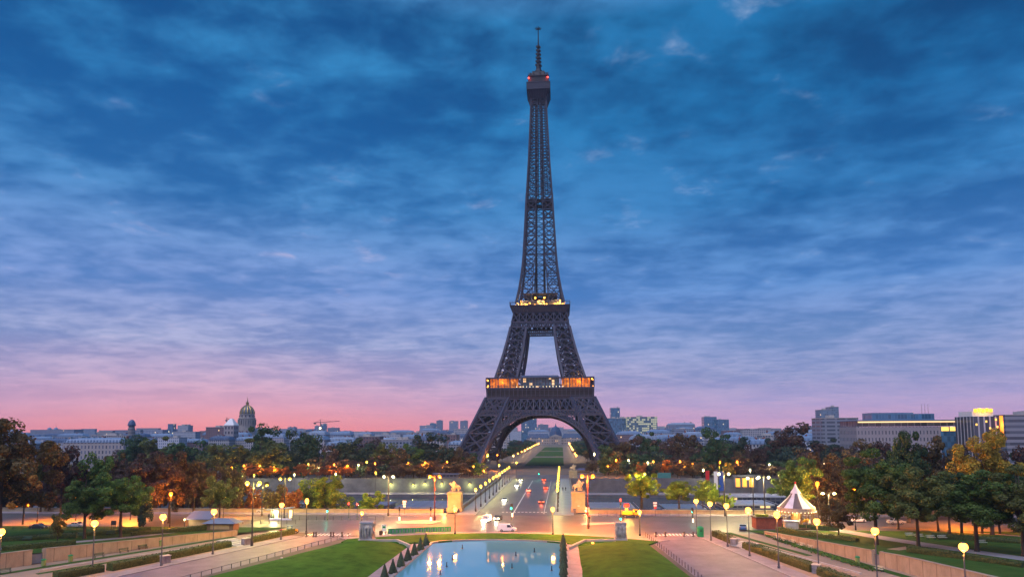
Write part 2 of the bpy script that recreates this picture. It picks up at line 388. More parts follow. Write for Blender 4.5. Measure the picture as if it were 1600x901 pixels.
mb = MB(); mb.sheet([(-2500, 345.5), (2500, 345.5), (2500, 560), (-2500, 560)], -.02, EARTH); mb.sheet([(-4400, 560), (4400, 560), (4400, 2980), (-4400, 2980)], -.02, TOWN); struct('far_ground', mb)
mb = MB(); mb.sheet([(-900, 334), (900, 334), (900, 345), (-900, 345)], -6.2, SIDE)
mb.add([(-900, 334, -6.2), (900, 334, -6.2), (900, 334, -9), (-900, 334, -9)], [(3, 2, 1, 0)], STONE_G); struct('quay_pavement', mb)

# dawn air over the whole place
mb = MB(); mb.box((0, 1400, 170), (9000, 3200, 361)); hz = mb.build('haze'); tag(hz, kind='stuff')
hm = bpy.data.materials.new('dawn_haze'); hm.use_nodes = True; HT = hm.node_tree; HT.nodes.remove(HT.nodes['Principled BSDF'])
pv = N(HT, 'ShaderNodeVolumePrincipled'); pv.inputs['Color'].default_value = (.42, .68, 1.0, 1); pv.inputs['Density'].default_value = .00009; pv.inputs['Anisotropy'].default_value = 0.0
HT.links.new(pv.outputs[0], HT.nodes['Material Output'].inputs['Volume']); hz.data.materials.append(hm)
# the crossing and the riverside avenue
mb = MB(); mb.sheet([(-420, 166), (-66, 166), (-56, 162), (22, 162), (36, 166), (420, 166), (420, 202.5), (-420, 202.5)], .0, ASPH); struct('crossing_road', mb)
def strip(pxs, z=0.0): return [P(x, y, z) for x, y in pxs]
# riverside footway with a real kerb
mb = MB()
mb.prism([(-420, 202.5), (-36.5, 202.5), (-36.5, 206.4), (-420, 206.4)], -.02, .13, SIDE); mb.prism([(6.5, 202.5), (420, 202.5), (420, 206.4), (6.5, 206.4)], -.02, .13, SIDE); struct('riverside_pavement', mb)
# traffic islands
def island(name, pts):
    q = [P(x, y).xy for x, y in pts]; m = MB(); m.prism([tuple(v) for v in q], -.02, .13, KERB); struct(name, m)
island('island_pavement', [(618, 814), (676, 812), (690, 814), (676, 818.5), (620, 818)])
island('island_pavement', [(907, 817), (970, 815.5), (972, 818), (910, 820.5)])
# side avenues sloping away on both sides of the pool
aL = [P(184, 901), P(472, 838)]; lawnL = [P(310, 901), P(545, 838)]
def ext(a, b, t): return a + (b - a) * t          # t<0 runs behind a, t>1 past b
mb = MB(); mb.sheet([ext(aL[0], aL[1], -.7), ext(lawnL[0], lawnL[1], -.7), ext(lawnL[0], lawnL[1], 1.06), ext(aL[0], aL[1], 1.06)], .004, ALLEE); struct('avenue_road', mb)
aR = [P(1236, 901), P(1085, 836)]; lawnR = [P(1087, 901), P(1008, 838)]
mb = MB(); mb.sheet([ext(aR[0], aR[1], -.7), ext(aR[0], aR[1], 1.04), ext(lawnR[0], lawnR[1], 1.04), ext(lawnR[0], lawnR[1], -.7)], .004, ALLEE)
struct('avenue_road', mb)
def kerbed(name, line, w, h=.13, mat=SIDE, t0=-.7, t1=1.0):
    """raised footway strip beside a line, w metres to its left (+) or right (-)"""
    a, b = ext(*line, t0), ext(*line, t1); n = Vector((-(b - a).y, (b - a).x, 0)).normalized() * w
    m = MB(); m.prism([tuple(a.xy), tuple(b.xy), tuple((b + n).xy), tuple((a + n).xy)], -.02, h, mat)
    k = n.normalized() * .3; m.prism([tuple((a - k * .0).xy), tuple(b.xy), tuple((b + k).xy), tuple((a + k).xy)], h, h + .012, KERB)
    return struct(name, m)
kerbed('left_pavement', aL, 3.6); kerbed('right_pavement', aR, -3.4)
# flat sandy promenades between hedge and garden wall
wL = [P(0, 889), P(371, 836)]; wR = [P(1440, 901), P(1200, 838)]
oL = [p + Vector((-3.6, 1.1, 0)) for p in aL]; oR = [p + Vector((3.4, .4, 0)) for p in aR]
mb = MB(); mb.sheet([ext(*oL, -.7), ext(*oL, 1.0), ext(*wL, 1.12), ext(*wL, -1)], .03, SAND); struct('promenade_path', mb)
mb = MB(); mb.sheet([ext(*oR, -.7), ext(*wR, -1), ext(*wR, 1.1), ext(*oR, 1.0)], .03, SAND); struct('promenade_path', mb)
# grass verges along the promenades
def verge(pa, pb, w, name='verge_lawn', z=.05):
    a, b = P(*pa), P(*pb); d = (b - a).normalized(); n = Vector((-d.y, d.x, 0)) * w
    m = MB(); m.prism([tuple(a.xy), tuple(b.xy), tuple((b + n).xy), tuple((a + n).xy)], -.01, z + .04, GRASS_D); struct(name, m)
verge((0, 898), (371, 838.5), 1.7); verge((60, 897), (356, 849), 1.2); verge((385, 843), (460, 829), 1.4)
verge((1446, 912), (1206, 842), -1.8); verge((1265, 877), (1180, 850), -1.4); verge((1260, 868), (1160, 840), -1.4)
verge((1160, 840), (1133, 832), -1.6)

# painted markings
def zebra(x0, x1, y, n, gap=.5, ln=3.0, z=.008):
    m = MB(); a, b = P(x0, y), P(x1, y)
    for i in range(n):
        c = a + (b - a) * ((i + .5) / n); wd = (b - a).length / n * gap
        m.sheet([(c.x - wd / 2, c.y - ln / 2), (c.x + wd / 2, c.y - ln / 2), (c.x + wd / 2, c.y + ln / 2), (c.x - wd / 2, c.y + ln / 2)], z, WHITE)
    return m
struct('road_marking', zebra(1022, 1088, 834.5, 12)); struct('road_marking', zebra(478, 548, 834.5, 12))
struct('road_marking', zebra(783, 856, 799.5, 12, .55, 1.1))
mb = MB()
for x0, x1, y in ((590, 690, 806), (480, 560, 813), (930, 1010, 806)):
    a, b = P(x0, y), P(x1, y); n = 7
    for i in range(n):
        p, q = a + (b - a) * (i / n), a + (b - a) * ((i + .45) / n); mb.sheet([(p.x, p.y - .08), (q.x, q.y - .08), (q.x, q.y + .08), (p.x, p.y + .08)], .008, WHITE)
struct('road_marking', mb)

# lawns beside the pool
AX = -15.0
def lawn_patch(name, quad, prof, nu=40, nv=40, mat=GRASS):
    """quad corners: near-outer, near-inner, far-inner, far-outer; prof(u,v)->height"""
    a, b, c, d = [Vector(q) for q in quad]; m = MB(); vs = []; fs = []
    for j in range(nv + 1):
        for i in range(nu + 1):
            u, v = i / nu, j / nv; p = (a * (1 - u) + b * u) * (1 - v) + (d * (1 - u) + c * u) * v
            h = prof(u, v) + .10 * mnoise.noise(Vector((p.x * .12, p.y * .12, 3))); vs.append((p.x, p.y, max(.02, h)))
    for j in range(nv):
        for i in range(nu):
            k = j * (nu + 1) + i; fs.append((k, k + 1, k + nu + 2, k + nu + 1))
    m.add(vs, fs, mat); return struct(name, m, smooth=True)
def bank(u, v):
    e = min(1, min(v, 1 - v) * 14 + .0) if v > .5 else 1.0
    return .06 + 1.25 * math.sin(math.pi * min(1, u ** .75)) ** .8 * (e ** .5 if e > 0 else 0)
gl = .35
lawn_patch('lawn', [ext(*lawnL, -.6) + Vector((.5, 0, 0)), (-35, 92, 0), (-35, 150, 0), P(545, 847) + Vector((0, 0, 0))], bank)
lawn_patch('lawn', [ext(*lawnR, -.6) - Vector((.5, 0, 0)), (3.2, 92, 0), (3.2, 149, 0), P(1008, 846)], bank)
# lawn crescent at the head of the pool
def arc(cx, y0, half, rise, n=24, flip=False):
    pts = [(cx + half * t, y0 + rise * (1 - t * t)) for t in np.linspace(-1, 1, n)]
    return pts[::-1] if flip else pts
mb = MB()
outer = arc(AX, 155.0, 37, 10.5); inner = arc(AX, 151.5, 16.2, 5.0)
poly = outer + [(19, 150.3), (3.2, 149.2), (1.2, 151.5)] + inner[::-1] + [(-31.2, 151.5), (-35, 150.3), (-52, 151.0)]
mb.prism(poly, -.02, .28, GRASS); struct('lawn', mb)
mb = MB(); o2 = arc(AX, 157.5, 40, 11.5); mb.prism(o2 + outer[::-1], -.02, .14, SIDE); struct('curved_pavement', mb)
# pool with stone rim
mb = MB(); hw = 15.3
edge = [(AX + hw, 60)] + [(AX + hw, 151)] + arc(AX, 151, hw, 4.6, flip=True)[1:-1] + [(AX - hw, 151), (AX - hw, 60)]
mb.sheet(edge, .05, POOLW); struct('pool_water', mb)
def offset_rim(o): return [(AX + hw + o, 60)] + [(AX + hw + o, 151 + o * .2)] + [(AX + (hw + o) * math.cos(t), 151 + (4.6 + o) * math.sin(t)) for t in np.linspace(.15, math.pi - .15, 22)] + [(AX - hw - o, 151 + o * .2), (AX - hw - o, 60)]
mb = MB(); i_, o_ = offset_rim(-.02), offset_rim(.55)
for k in range(len(i_) - 1):
    q = [i_[k], o_[k], o_[k + 1], i_[k + 1]]; mb.prism(q, -.5, .32, KERB)
tag(mb.build('pool_rim'), 'pale stone rim around the long reflecting pool', 'pool rim')
for sx in (-1, 1):
    x0, x1 = AX + sx * (hw + .55), AX + sx * (hw + 4.6); mb = MB(); mb.prism([(x0, 60), (x1, 60), (x1, 150), (x0, 151)], -.02, .10, SIDE); struct('terrace_pavement', mb)
# white low walls that frame the lawns
def lowwall(pts, h, w, label, mat=KERB, name='low_wall', z=0):
    m = MB(); q = [P(x, y, z) for x, y in pts]
    for a, b in zip(q, q[1:]): m.beam(a + Vector((0, 0, h / 2)), b + Vector((0, 0, h / 2)), w, h)
    return tag(m.build(name, mat), label, 'low wall')
lowwall([(560, 847), (621, 847), (640, 855)], .75, .5, 'bent white low wall edging the left lawn beside the carved stone block', CONC)
lowwall([(890, 858), (914, 847), (962, 846.5)], .75, .5, 'bent white low wall edging the right lawn beside the carved stone block', CONC)

# ------------------------------------------------------------------ river walls, bridge
def parapet(name, label, x0, x1, y, z0, z1, ztop, mat, cap):
    t = thing(name, label, 'wall'); m = MB(); m.box(((x0 + x1) / 2, y, (z0 + z1) / 2), (x1 - x0, .7, z1 - z0)); m.build('wall_body', mat, t)
    m = MB(); m.box(((x0 + x1) / 2, y, z1 + .08), (x1 - x0, .95, .16)); m.build('coping', cap, t); return t
parapet('quay_wall', 'low orange lit stone parapet along the riverside avenue, left of the bridge', -420, -38, 206.8, -9, 1.15, 1.3, STONE_L, STONE_L)
parapet('quay_wall', 'low orange lit stone parapet along the riverside avenue, right of the bridge', 8, 420, 206.8, -9, 1.15, 1.3, STONE_L, STONE_L)
parapet('embankment_wall', 'tall grey stained stone river wall across the water, left of the bridge', -500, -34, 345.2, -9, 1.2, 1.4, STONE_G, STONE_G)
parapet('embankment_wall', 'tall grey stained stone river wall across the water, right of the bridge', 4, 500, 345.2, -9, 1.2, 1.4, STONE_G, STONE_G)
br = thing('stone_bridge', 'wide stone road bridge over the river leading to the iron tower', 'bridge', (AX, 206, 0))
m = MB(); m.prism([(-12.3, -4), (12.3, -4), (12.3, 154), (-12.3, 154)], -1.2, .0); m.build('roadway', ASPH_B, br)
for s in (-1, 1):
    m = MB(); m.prism([(s * 12.32, -3), (s * 18.4, -3), (s * 18.4, 154), (s * 12.32, 154)], -1.2, .15); m.build('footway', surf('bridge_footway', (.17, .19, .23), .6, .15, .2), br)
    m = MB(); m.box((s * 18.75, 75, -.2), (.6, 150, 2.6)); m.box((s * 18.75, 75, 1.18), (.85, 150, .16)); m.build('parapet', STONE_G, br)
for k in range(6): m = MB(); m.prism([(-18, 2 + k * 29.5), (18, 2 + k * 29.5), (18, 6 + k * 29.5), (-18, 6 + k * 29.5)], -9.3, -1.2); m.build('pier', STONE_G, br)
m = MB(); m.sheet([(-.9, 1), (-.65, 1), (-.65, 140), (-.9, 140)], .006, WHITE); m.build('lane_line', None, br); m = MB(); m.sheet([(8.9, 1), (9.05, 1), (9.05, 140), (8.9, 140)], .006, WHITE); m.build('lane_line', None, br)

# across the river: quay road, esplanade, long lawn
mb = MB(); mb.sheet([(-600, 360), (600, 360), (600, 392), (-600, 392)], .0, ASPH); struct('far_quay_road', mb)
mb = MB(); mb.sheet([(-62, 392.2), (32, 392.2), (28, 1300), (-58, 1300)], .0, surf('esplanade_gravel', (.15, .115, .09), .85, .25, .1)); struct('esplanade_path', mb)
mb = MB(); mb.sheet([(-600, 396), (-62.2, 396), (-62.2, 403), (-600, 403)], .004, SAND); mb.sheet([(32.2, 396), (600, 396), (600, 403), (32.2, 403)], .004, SAND); struct('quay_path', mb)
for a, b in ((500, 655), (690, 860), (890, 1090)):
    mb = MB(); mb.prism([(-29, a), (1, a), (1, b), (-29, b)], -.02, .12, GRASS_D); struct('long_lawn', mb)
# ------------------------------------------------------------------ iron lattice tower
TC = Vector((AX, 485, 0))
tw = thing('iron_tower', 'towering brown iron lattice tower on four arched legs beyond the bridge', 'tower', TC)
PZ = [0, 16, 33, 49.5, 64, 80, 96, 112, 118, 125, 138, 152, 178, 205, 232, 258, 283]
PW = [60.5, 52.6, 44.8, 37.4, 31.6, 26.6, 22.6, 19.3, 18.2, 16.4, 14.2, 12.5, 11.0, 9.65, 8.0, 6.8, 5.7]
def ow(z): return float(np.interp(z, PZ, PW))
LZ = [0, 16, 49.5, 64, 112]; LWd = [20.0, 17.0, 16.0, 15.2, 10.4]
def lw(z): return float(np.interp(z, LZ, LWd))
def legc(z, sx, sy, i, j):                    # corner i,j (0 outer,1 inner) of a leg at height z
    o = ow(z); k = o - lw(z); return Vector((sx * (o if i == 0 else k), sy * (o if j == 0 else k), z))
def lattice_panel(m, a0, b0, a1, b1, t, sub=1, horiz=True):
    """X-braced panel between two posts (a,b) from level 0 to level 1"""
    for k in range(sub):
        f0, f1 = k / sub, (k + 1) / sub
        p0, p1, q0, q1 = a0.lerp(a1, f0), a0.lerp(a1, f1), b0.lerp(b1, f0), b0.lerp(b1, f1)
        m.beam(p0, q1, t); m.beam(q0, p1, t)
        if horiz: m.beam(p1, q1, t * 1.1)
def make_leg(sx, sy, levels, post, t, name, fine=True):
    m = MB(); core = MB()
    for a, b in zip(levels, levels[1:]):
        c0 = {(i, j): legc(a, sx, sy, i, j) for i in (0, 1) for j in (0, 1)}; c1 = {(i, j): legc(b, sx, sy, i, j) for i in (0, 1) for j in (0, 1)}
        for k in c0: m.beam(c0[k], c1[k], post)
        for u, v in (((0, 0), (1, 0)), ((0, 0), (0, 1)), ((1, 1), (1, 0)), ((1, 1), (0, 1))):
            lattice_panel(m, c0[u], c0[v], c1[u], c1[v], t)
            if fine:   # secondary members: mid post, half-height strut and corner ties
                h0, h1 = (c0[u] + c0[v]) / 2, (c1[u] + c1[v]) / 2
                mu, mv = (c0[u] + c1[u]) / 2, (c0[v] + c1[v]) / 2
                m.beam(mu, mv, t * .7); m.beam(h0, mu, t * .45); m.beam(h0, mv, t * .45); m.beam(h1, mu, t * .45); m.beam(h1, mv, t * .45)
        ctr0, ctr1 = sum(c0.values(), Vector()) / 4, sum(c1.values(), Vector()) / 4
        core.beam(ctr0, ctr1, t * 2.4, t * 3.4)                       # lift shaft / stair inside
        for k in c0: core.beam(c0[k].lerp(ctr0, .12), ctr1, t * .8)
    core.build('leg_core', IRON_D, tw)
    return m.build(name, IRON, tw)
for sx in (-1, 1):
    for sy in (-1, 1):
        make_leg(sx, sy, [0, 12.5, 25, 37.5, 49.5], 1.9, 1.0, 'leg')
        make_leg(sx, sy, [64, 73, 82, 91.5, 101.5], 1.5, .75, 'upper_leg')
        for i in (0, 1):
            for j in (0, 1):
                m = MB(); q = legc(0, sx, sy, i, j); m.box((q.x, q.y, 1.2), (5.5, 5.5, 3.2), 0, None, .75); m.build('pier_base', STONE_L, tw)
# truss belts at 37.5..49.5 m and the frieze, all four sides
def side_frames():
    for k in range(4):
        a = k * math.pi / 2; yield Matrix.Rotation(a, 4, 'Z')
def belt(z0, z1, n, t, inset=0.0, name='truss_belt', rails=.7, cross=True, depth=0.0):
    m = MB()
    for Rm in side_frames():
        w0, w1 = ow(z0) - inset, ow(z1) - inset
        for i in range(n):
            f0, f1 = -1 + 2 * i / n, -1 + 2 * (i + 1) / n
            A, B = Rm @ Vector((f0 * w0, -w0, z0)), Rm @ Vector((f1 * w0, -w0, z0)); C_, D_ = Rm @ Vector((f0 * w1, -w1, z1)), Rm @ Vector((f1 * w1, -w1, z1))
            m.beam(A, D_, t); m.beam(B, C_, t); m.beam(A, C_, t * .8)
        m.beam(Rm @ Vector((-w0, -w0, z0)), Rm @ Vector((w0, -w0, z0)), rails); m.beam(Rm @ Vector((-w1, -w1, z1)), Rm @ Vector((w1, -w1, z1)), rails)
    return m.build(name, IRON_D if name == 'floor_girder' else IRON, tw)
belt(40.6, 48.4, 18, .62, -.05, 'truss_belt'); [belt(40.6, 48.4, 20, 1.9, k_, 'floor_girder', 1.2) for k_ in (3.0, 8.0)]
belt(36.9, 40.2, 36, .42, -.08, 'truss_belt', .55)
belt(105.4, 112, 8, .7, -.05, 'truss_belt'); belt(105.4, 112, 9, 1.0, 3.5, 'floor_girder', 1.0); belt(101.3, 105.0, 26, .3, -.05, 'truss_belt', .6)
# inner cross bridge under the second platform
for y in (-8.6, 8.6):
    m = MB(); m.beam((-10, y, 99), (10, y, 99), .5); m.beam((-10, y, 101), (10, y, 101), .5)
    for i in range(10): m.beam((-10 + 2 * i, y, 99), (-8 + 2 * i, y, 101), .25); m.beam((-8 + 2 * i, y, 99), (-10 + 2 * i, y, 101), .25)
    m.build('cross_girder', IRON, tw)
# four great decorative arches with their ring of panels
for Rm in side_frames():
    m = MB(); n = 44; r0, r1 = 38.3, 41.4; cz = .4
    for off in (0.0, 3.4):
        def yy(z): return -(ow(max(0, z)) - .3 - off)
        for i in range(n):
            t0, t1 = math.pi * (.02 + .96 * i / n), math.pi * (.02 + .96 * (i + 1) / n)
            q = {}
            for nm, r_, t_ in (('a', r0, t0), ('b', r0, t1), ('c', r1, t0), ('d', r1, t1)):
                x, z = r_ * math.cos(t_), cz + r_ * math.sin(t_) * .97; q[nm] = Rm @ Vector((x, yy(z), z))
            m.beam(q['a'], q['b'], 1.1, .9); m.beam(q['c'], q['d'], .9, .8); m.beam(q['a'], q['c'], .5)
            if off == 0: m.beam(q['a'], q['d'], .35); m.beam(q['b'], q['c'], .35)
    for i in range(n + 1):
        t = math.pi * (.02 + .96 * i / n); x, z = r0 * math.cos(t), cz + r0 * math.sin(t) * .97; y = -(ow(max(0, z)) - .3)
        m.beam(Rm @ Vector((x, y, z)), Rm @ Vector((x, y + 3.4, z)), .5)
        # little arcade between ring and belt
        if abs(x) < 31 and z > 24:
            x2, z2 = r1 * math.cos(t), cz + r1 * math.sin(t) * .97
            if z2 < 36.4: m.beam(Rm @ Vector((x2, -(ow(z2) - .3), z2)), Rm @ Vector((x2, -(ow(36.6) - .3), 36.8)), .55, .8); 
    m.build('arch', IRON, tw); m = MB()
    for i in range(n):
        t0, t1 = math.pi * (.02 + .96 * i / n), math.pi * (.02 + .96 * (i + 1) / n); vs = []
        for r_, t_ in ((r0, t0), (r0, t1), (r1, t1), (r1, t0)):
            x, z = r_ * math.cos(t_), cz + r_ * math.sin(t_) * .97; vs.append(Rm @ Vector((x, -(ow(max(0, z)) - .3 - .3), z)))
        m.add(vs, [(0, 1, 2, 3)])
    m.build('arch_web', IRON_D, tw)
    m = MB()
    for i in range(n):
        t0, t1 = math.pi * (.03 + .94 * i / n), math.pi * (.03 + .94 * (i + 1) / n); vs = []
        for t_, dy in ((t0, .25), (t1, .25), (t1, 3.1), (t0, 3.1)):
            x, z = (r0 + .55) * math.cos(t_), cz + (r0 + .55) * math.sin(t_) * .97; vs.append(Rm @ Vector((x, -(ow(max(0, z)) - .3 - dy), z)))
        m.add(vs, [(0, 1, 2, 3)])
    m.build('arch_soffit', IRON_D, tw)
# first platform
def ring(m, w0, w1, z0, z1, mat=None, inner=None):
    """square ring wall sloping from half-width w0 at z0 to w1 at z1"""
    for Rm in side_frames():
        m.add([Rm @ Vector(v) for v in ((-w0, -w0, z0), (w0, -w0, z0), (w1, -w1, z1), (-w1, -w1, z1))], [(0, 1, 2, 3)], mat)
def slab(m, w, z0, z1, hole=0, mat=None):
    if not hole: m.box((0, 0, (z0 + z1) / 2), (2 * w, 2 * w, z1 - z0), 0, mat); return
    for Rm in side_frames():
        q = [Rm @ Vector(v) for v in ((-w, -w, 0), (w, -w, 0), (hole, -hole, 0), (-hole, -hole, 0))]
        m.prism([tuple(v.xy) for v in q], z0, z1, mat)
m = MB(); slab(m, 37.6, 55.6, 56.5, 13); slab(m, 36.6, 49.0, 49.7, 13); m.build('platform_deck', IRON, tw)
m = MB(); ring(m, 36.9, 36.9, 49.6, 55.6); m.build('frieze_panel', IRON_D, tw); m = MB()
for Rm in side_frames():
    for i in range(25):
        x = -36.6 + 73.2 * i / 24; m.beam(Rm @ Vector((x, -37.1, 49.8)), Rm @ Vector((x, -37.35, 55.6)), .45, .7)
    for z in (49.9, 50.9, 54.6): m.beam(Rm @ Vector((-37, -37.15, z)), Rm @ Vector((37, -37.15, z)), .35, .35)
m.build('frieze', IRON, tw)
m = MB()
for Rm in side_frames():
    for i in range(37):
        x = -37.2 + 74.4 * i / 36; m.beam(Rm @ Vector((x, -37.4, 56.5)), Rm @ Vector((x, -37.4, 63.0)), .30 if i % 4 else .7)
    m.beam(Rm @ Vector((-37.5, -37.4, 57.5)), Rm @ Vector((37.5, -37.4, 57.5)), .2, .25)
    m.box(tuple(Rm @ Vector((0, -35.4, 63.3))), (75.2, 4.2, .7) if abs(Rm[0][0]) > .5 else (4.2, 75.2, .7))
m.build('gallery', IRON, tw)
# warm lit rooms behind the gallery, and the glazed pavilion between them
WARM = glow('warm_gallery_light', (1.0, .34, .04), 1.0)
m_, T_, b_ = WARM, WARM.node_tree, WARM.node_tree.nodes['Principled BSDF']
tc = N(T_, 'ShaderNodeTexCoord'); nz = N(T_, 'ShaderNodeTexNoise', ins={'Scale': .42, 'Detail': 4, 'Roughness': .7}); T_.links.new(tc.outputs['Object'], nz.inputs['Vector'])
rr = ramp(T_, [(.40, (.012, .006, .006, 1)), (.5, (.22, .05, .006, 1)), (.60, (.85, .24, .02, 1)), (.72, (1.3, .55, .10, 1))]); T_.links.new(nz.outputs['Fac'], rr.inputs[0]); T_.links.new(rr.outputs[0], b_.inputs['Emission Color'])
PAV = facade('pavilion_glass', (.12, .17, .23), (.10, .20, .30), 2.2, 2.0, (.08, .92), (.1, .9), .10, (1, .55, .2), 1.2, .4)
for Rm in side_frames():
    for s in (-1, 1):
        m = MB(); c = Rm @ Vector((s * 25, -33.2, 59.7)); d = (19.5, 1.2, 6.2) if abs(Rm[0][0]) > .5 else (1.2, 19.5, 6.2); m.box(tuple(c), d); m.build('lit_gallery_room', WARM, tw)
    m = MB(); c = Rm @ Vector((0, -32.6, 59.9)); d = (27, 5, 6.6) if abs(Rm[0][0]) > .5 else (5, 27, 6.6); m.box(tuple(c), d); m.build('glass_pavilion', PAV, tw)
    m = MB(); c = Rm @ Vector((0, -32.6, 64.2)); d = (28, 6, 1.6) if abs(Rm[0][0]) > .5 else (6, 28, 1.6); m.box(tuple(c), d, 0, None, .9); m.build('pavilion_roof', SLATE, tw)
# second platform
m = MB(); ring(m, 19.4, 21.6, 112.2, 117.2)
for Rm in side_frames():
    for i in range(31):
        f = -1 + 2 * i / 30; m.beam(Rm @ Vector((f * 19.5, -19.5, 112.3)), Rm @ Vector((f * 21.7, -21.7, 117.3)), .22, .35)
    for z, w in ((112.2, 19.5), (117.4, 21.8), (119.3, 21.9)): m.beam(Rm @ Vector((-w, -w, z)), Rm @ Vector((w, -w, z)), .4)
m.build('platform_cornice', IRON, tw)
m = MB(); slab(m, 21.6, 117.0, 117.5, 5); slab(m, 19.3, 111.9, 112.3, 5); slab(m, 14, 121.6, 122.2, 4); m.build('platform_deck', IRON, tw)
m = MB()
for Rm in side_frames():
    for i in range(23): x = -21.6 + 43.2 * i / 22; m.beam(Rm @ Vector((x, -21.8, 117.4)), Rm @ Vector((x, -21.8, 120.3)), .12)
    m.beam(Rm @ Vector((-21.8, -21.8, 120.3)), Rm @ Vector((21.8, -21.8, 120.3)), .16)
m.build('railing', IRON, tw)
m = MB(); m.box((0, 0, 119.4), (27, 27, 3.6)); m.build('platform_shops', IRON_D, tw)
m = MB(); r2 = random.Random(3)
for Rm in side_frames():
    for i in range(26):
        x = r2.uniform(-18, 18); z = 117.9 + abs(r2.gauss(0, 1.0)) ; y = -14.2 - r2.random() * 4; s_ = r2.uniform(.35, .75) * (1.5 if abs(x) < 3 else 1)
        m.ball(tuple(Rm @ Vector((x, y, z))), s_ * .7, 6, 4)
    for x, z in ((-3.5, 124), (3.2, 124), (-1.5, 121), (2.5, 121.3)): m.ball(tuple(Rm @ Vector((x, -14.6, z))), .65, 6, 4)
m.build('platform_lights', glow('platform_lamp_glass', (1.0, .42, .06), 6.0), tw)
for p in ((0, -16, 121), (-12, -16.5, 120.5), (12, -16.5, 120.5)): point(tw, p, 9000, (1, .5, .12), .6)
for s in (-1, 1): point(tw, (s * 27, -34.9, 60.5), 250, (1, .38, .05), .6); point(tw, (s * 27, -29, 66), 1500, (1, .45, .08), .6)
m = MB()
for Rm in side_frames():
    for i in range(15): m.ball(tuple(Rm @ Vector((-16 + 32 * i / 14, -37.1, 57.0))), .22, 6, 4)
m.build('gallery_bulbs', LAMPW, tw)
m = MB()
for Rm in side_frames():
    for x, z in ((-36.4, 57.2), (36, 62), (29, 58.4), (-36.2, 61.5)): m.ball(tuple(Rm @ Vector((x, -37.0, z))), .5, 6, 4)
m.build('corner_lamps', LAMPG, tw)

# shaft above the second platform: four corner columns, X bracing in two bays, inner columns
levels = [119.5]; z = 119.5
while z < 280:
    z += max(4.2, ow(z) * .62); levels.append(min(z, 281))
m = MB()
for a, b in zip(levels, levels[1:]):
    big = 1.35 if a < 200 else 1.05
    for Rm in side_frames():
        w0, w1 = ow(a), ow(b); g0, g1 = max(0, (ow(a) - lw_s(a)) if False else ow(a) * (.36 if a < 150 else .25 if a < 200 else .12)), ow(b) * (.36 if b < 150 else .25 if b < 200 else .12)
        m.beam(Rm @ Vector((-w0, -w0, a)), Rm @ Vector((-w1, -w1, b)), big)
        for s in (-1, 1):
            o0, o1 = Vector((s * w0, -w0, a)), Vector((s * w1, -w1, b)); i0, i1 = Vector((s * g0, -w0, a)), Vector((s * g1, -w1, b))
            o0, o1, i0, i1 = [Rm @ q for q in (o0, o1, i0, i1)]
            t = .52 if a < 200 else .42
            m.beam(i0, i1, .6 if a < 200 else .42); m.beam(o0, i1, t); m.beam(i0, o1, t); m.beam(o1, i1, t * 1.2)
            mo, mi_ = (o0 + o1) / 2, (i0 + i1) / 2; m.beam(mo, mi_, t * .7); m.beam((o0 + i0) / 2, mo, t * .6); m.beam((o0 + i0) / 2, mi_, t * .6)
        if a < 205: m.beam(Rm @ Vector((-g1, -w1, b)), Rm @ Vector((g1, -w1, b)), .32)
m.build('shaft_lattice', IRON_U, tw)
m = MB()
for sx in (-1, 1):
    for sy in (-1, 1): m.beam((sx * 3.4, sy * 3.4, 118), (sx * 2.1, sy * 2.1, 281), 1.3)
for k in range(40):
    z0 = 120 + k * 4.02
    for Rm in side_frames(): m.beam(Rm @ Vector((-2.5, -2.4, z0)), Rm @ Vector((2.4, -2.3, z0 + 4)), .28); m.beam(Rm @ Vector((-2.4, -2.4, z0 + 4)), Rm @ Vector((2.4, -2.3, z0 + 4)), .25)
m.build('lift_shaft', IRON_D, tw)
m = MB(); slab(m, ow(200) + .1, 199.8, 200.3, 3.2); m.build('intermediate_platform', IRON_D, tw); m = MB(); slab(m, ow(128) * .8, 127.3, 128.0, 3); m.build('intermediate_platform', IRON_D, tw)
# top: flared cabin, upper deck, dome, mast
m = MB(); ring(m, 5.8, 8.6, 281.5, 287.6); ring(m, 8.9, 8.9, 287.6, 292.6); slab(m, 9.1, 287.2, 287.8); slab(m, 9.1, 292.4, 293.0)
for Rm in side_frames():
    for i in range(9): f = -1 + 2 * i / 8; m.beam(Rm @ Vector((f * 5.7, -5.7, 277)), Rm @ Vector((f * 8.7, -8.7, 287.4)), .3, .5)
    for i in range(13): f = -1 + 2 * i / 12; m.beam(Rm @ Vector((f * 8.95, -8.95, 287.7)), Rm @ Vector((f * 8.95, -8.95, 292.5)), .25, .3)
m.build('summit_cabin', IRON_U, tw)
m = MB(); ring(m, 7.6, 7.4, 293, 298.5); slab(m, 8.0, 298.2, 298.9); ring(m, 6.2, 4.6, 298.9, 303.5); slab(m, 4.7, 303.3, 303.8)
for Rm in side_frames():
    for i in range(7): x = -7.6 + 2.53 * i; m.beam(Rm @ Vector((x, -7.8, 293)), Rm @ Vector((x, -7.8, 301.5 if i in (0, 3) else 300)), .18)
    for x in (-6, -3.5, 1.5, 5): m.box(tuple(Rm @ Vector((x, -6.6, 300.2))), (1.3, 1.0, 2.2))
m.build('summit_deck', IRON_D, tw)
m = MB(); m.lathe([(3.9, 303.5), (3.4, 305.5), (2.0, 307.5), (1.8, 310)], 10)
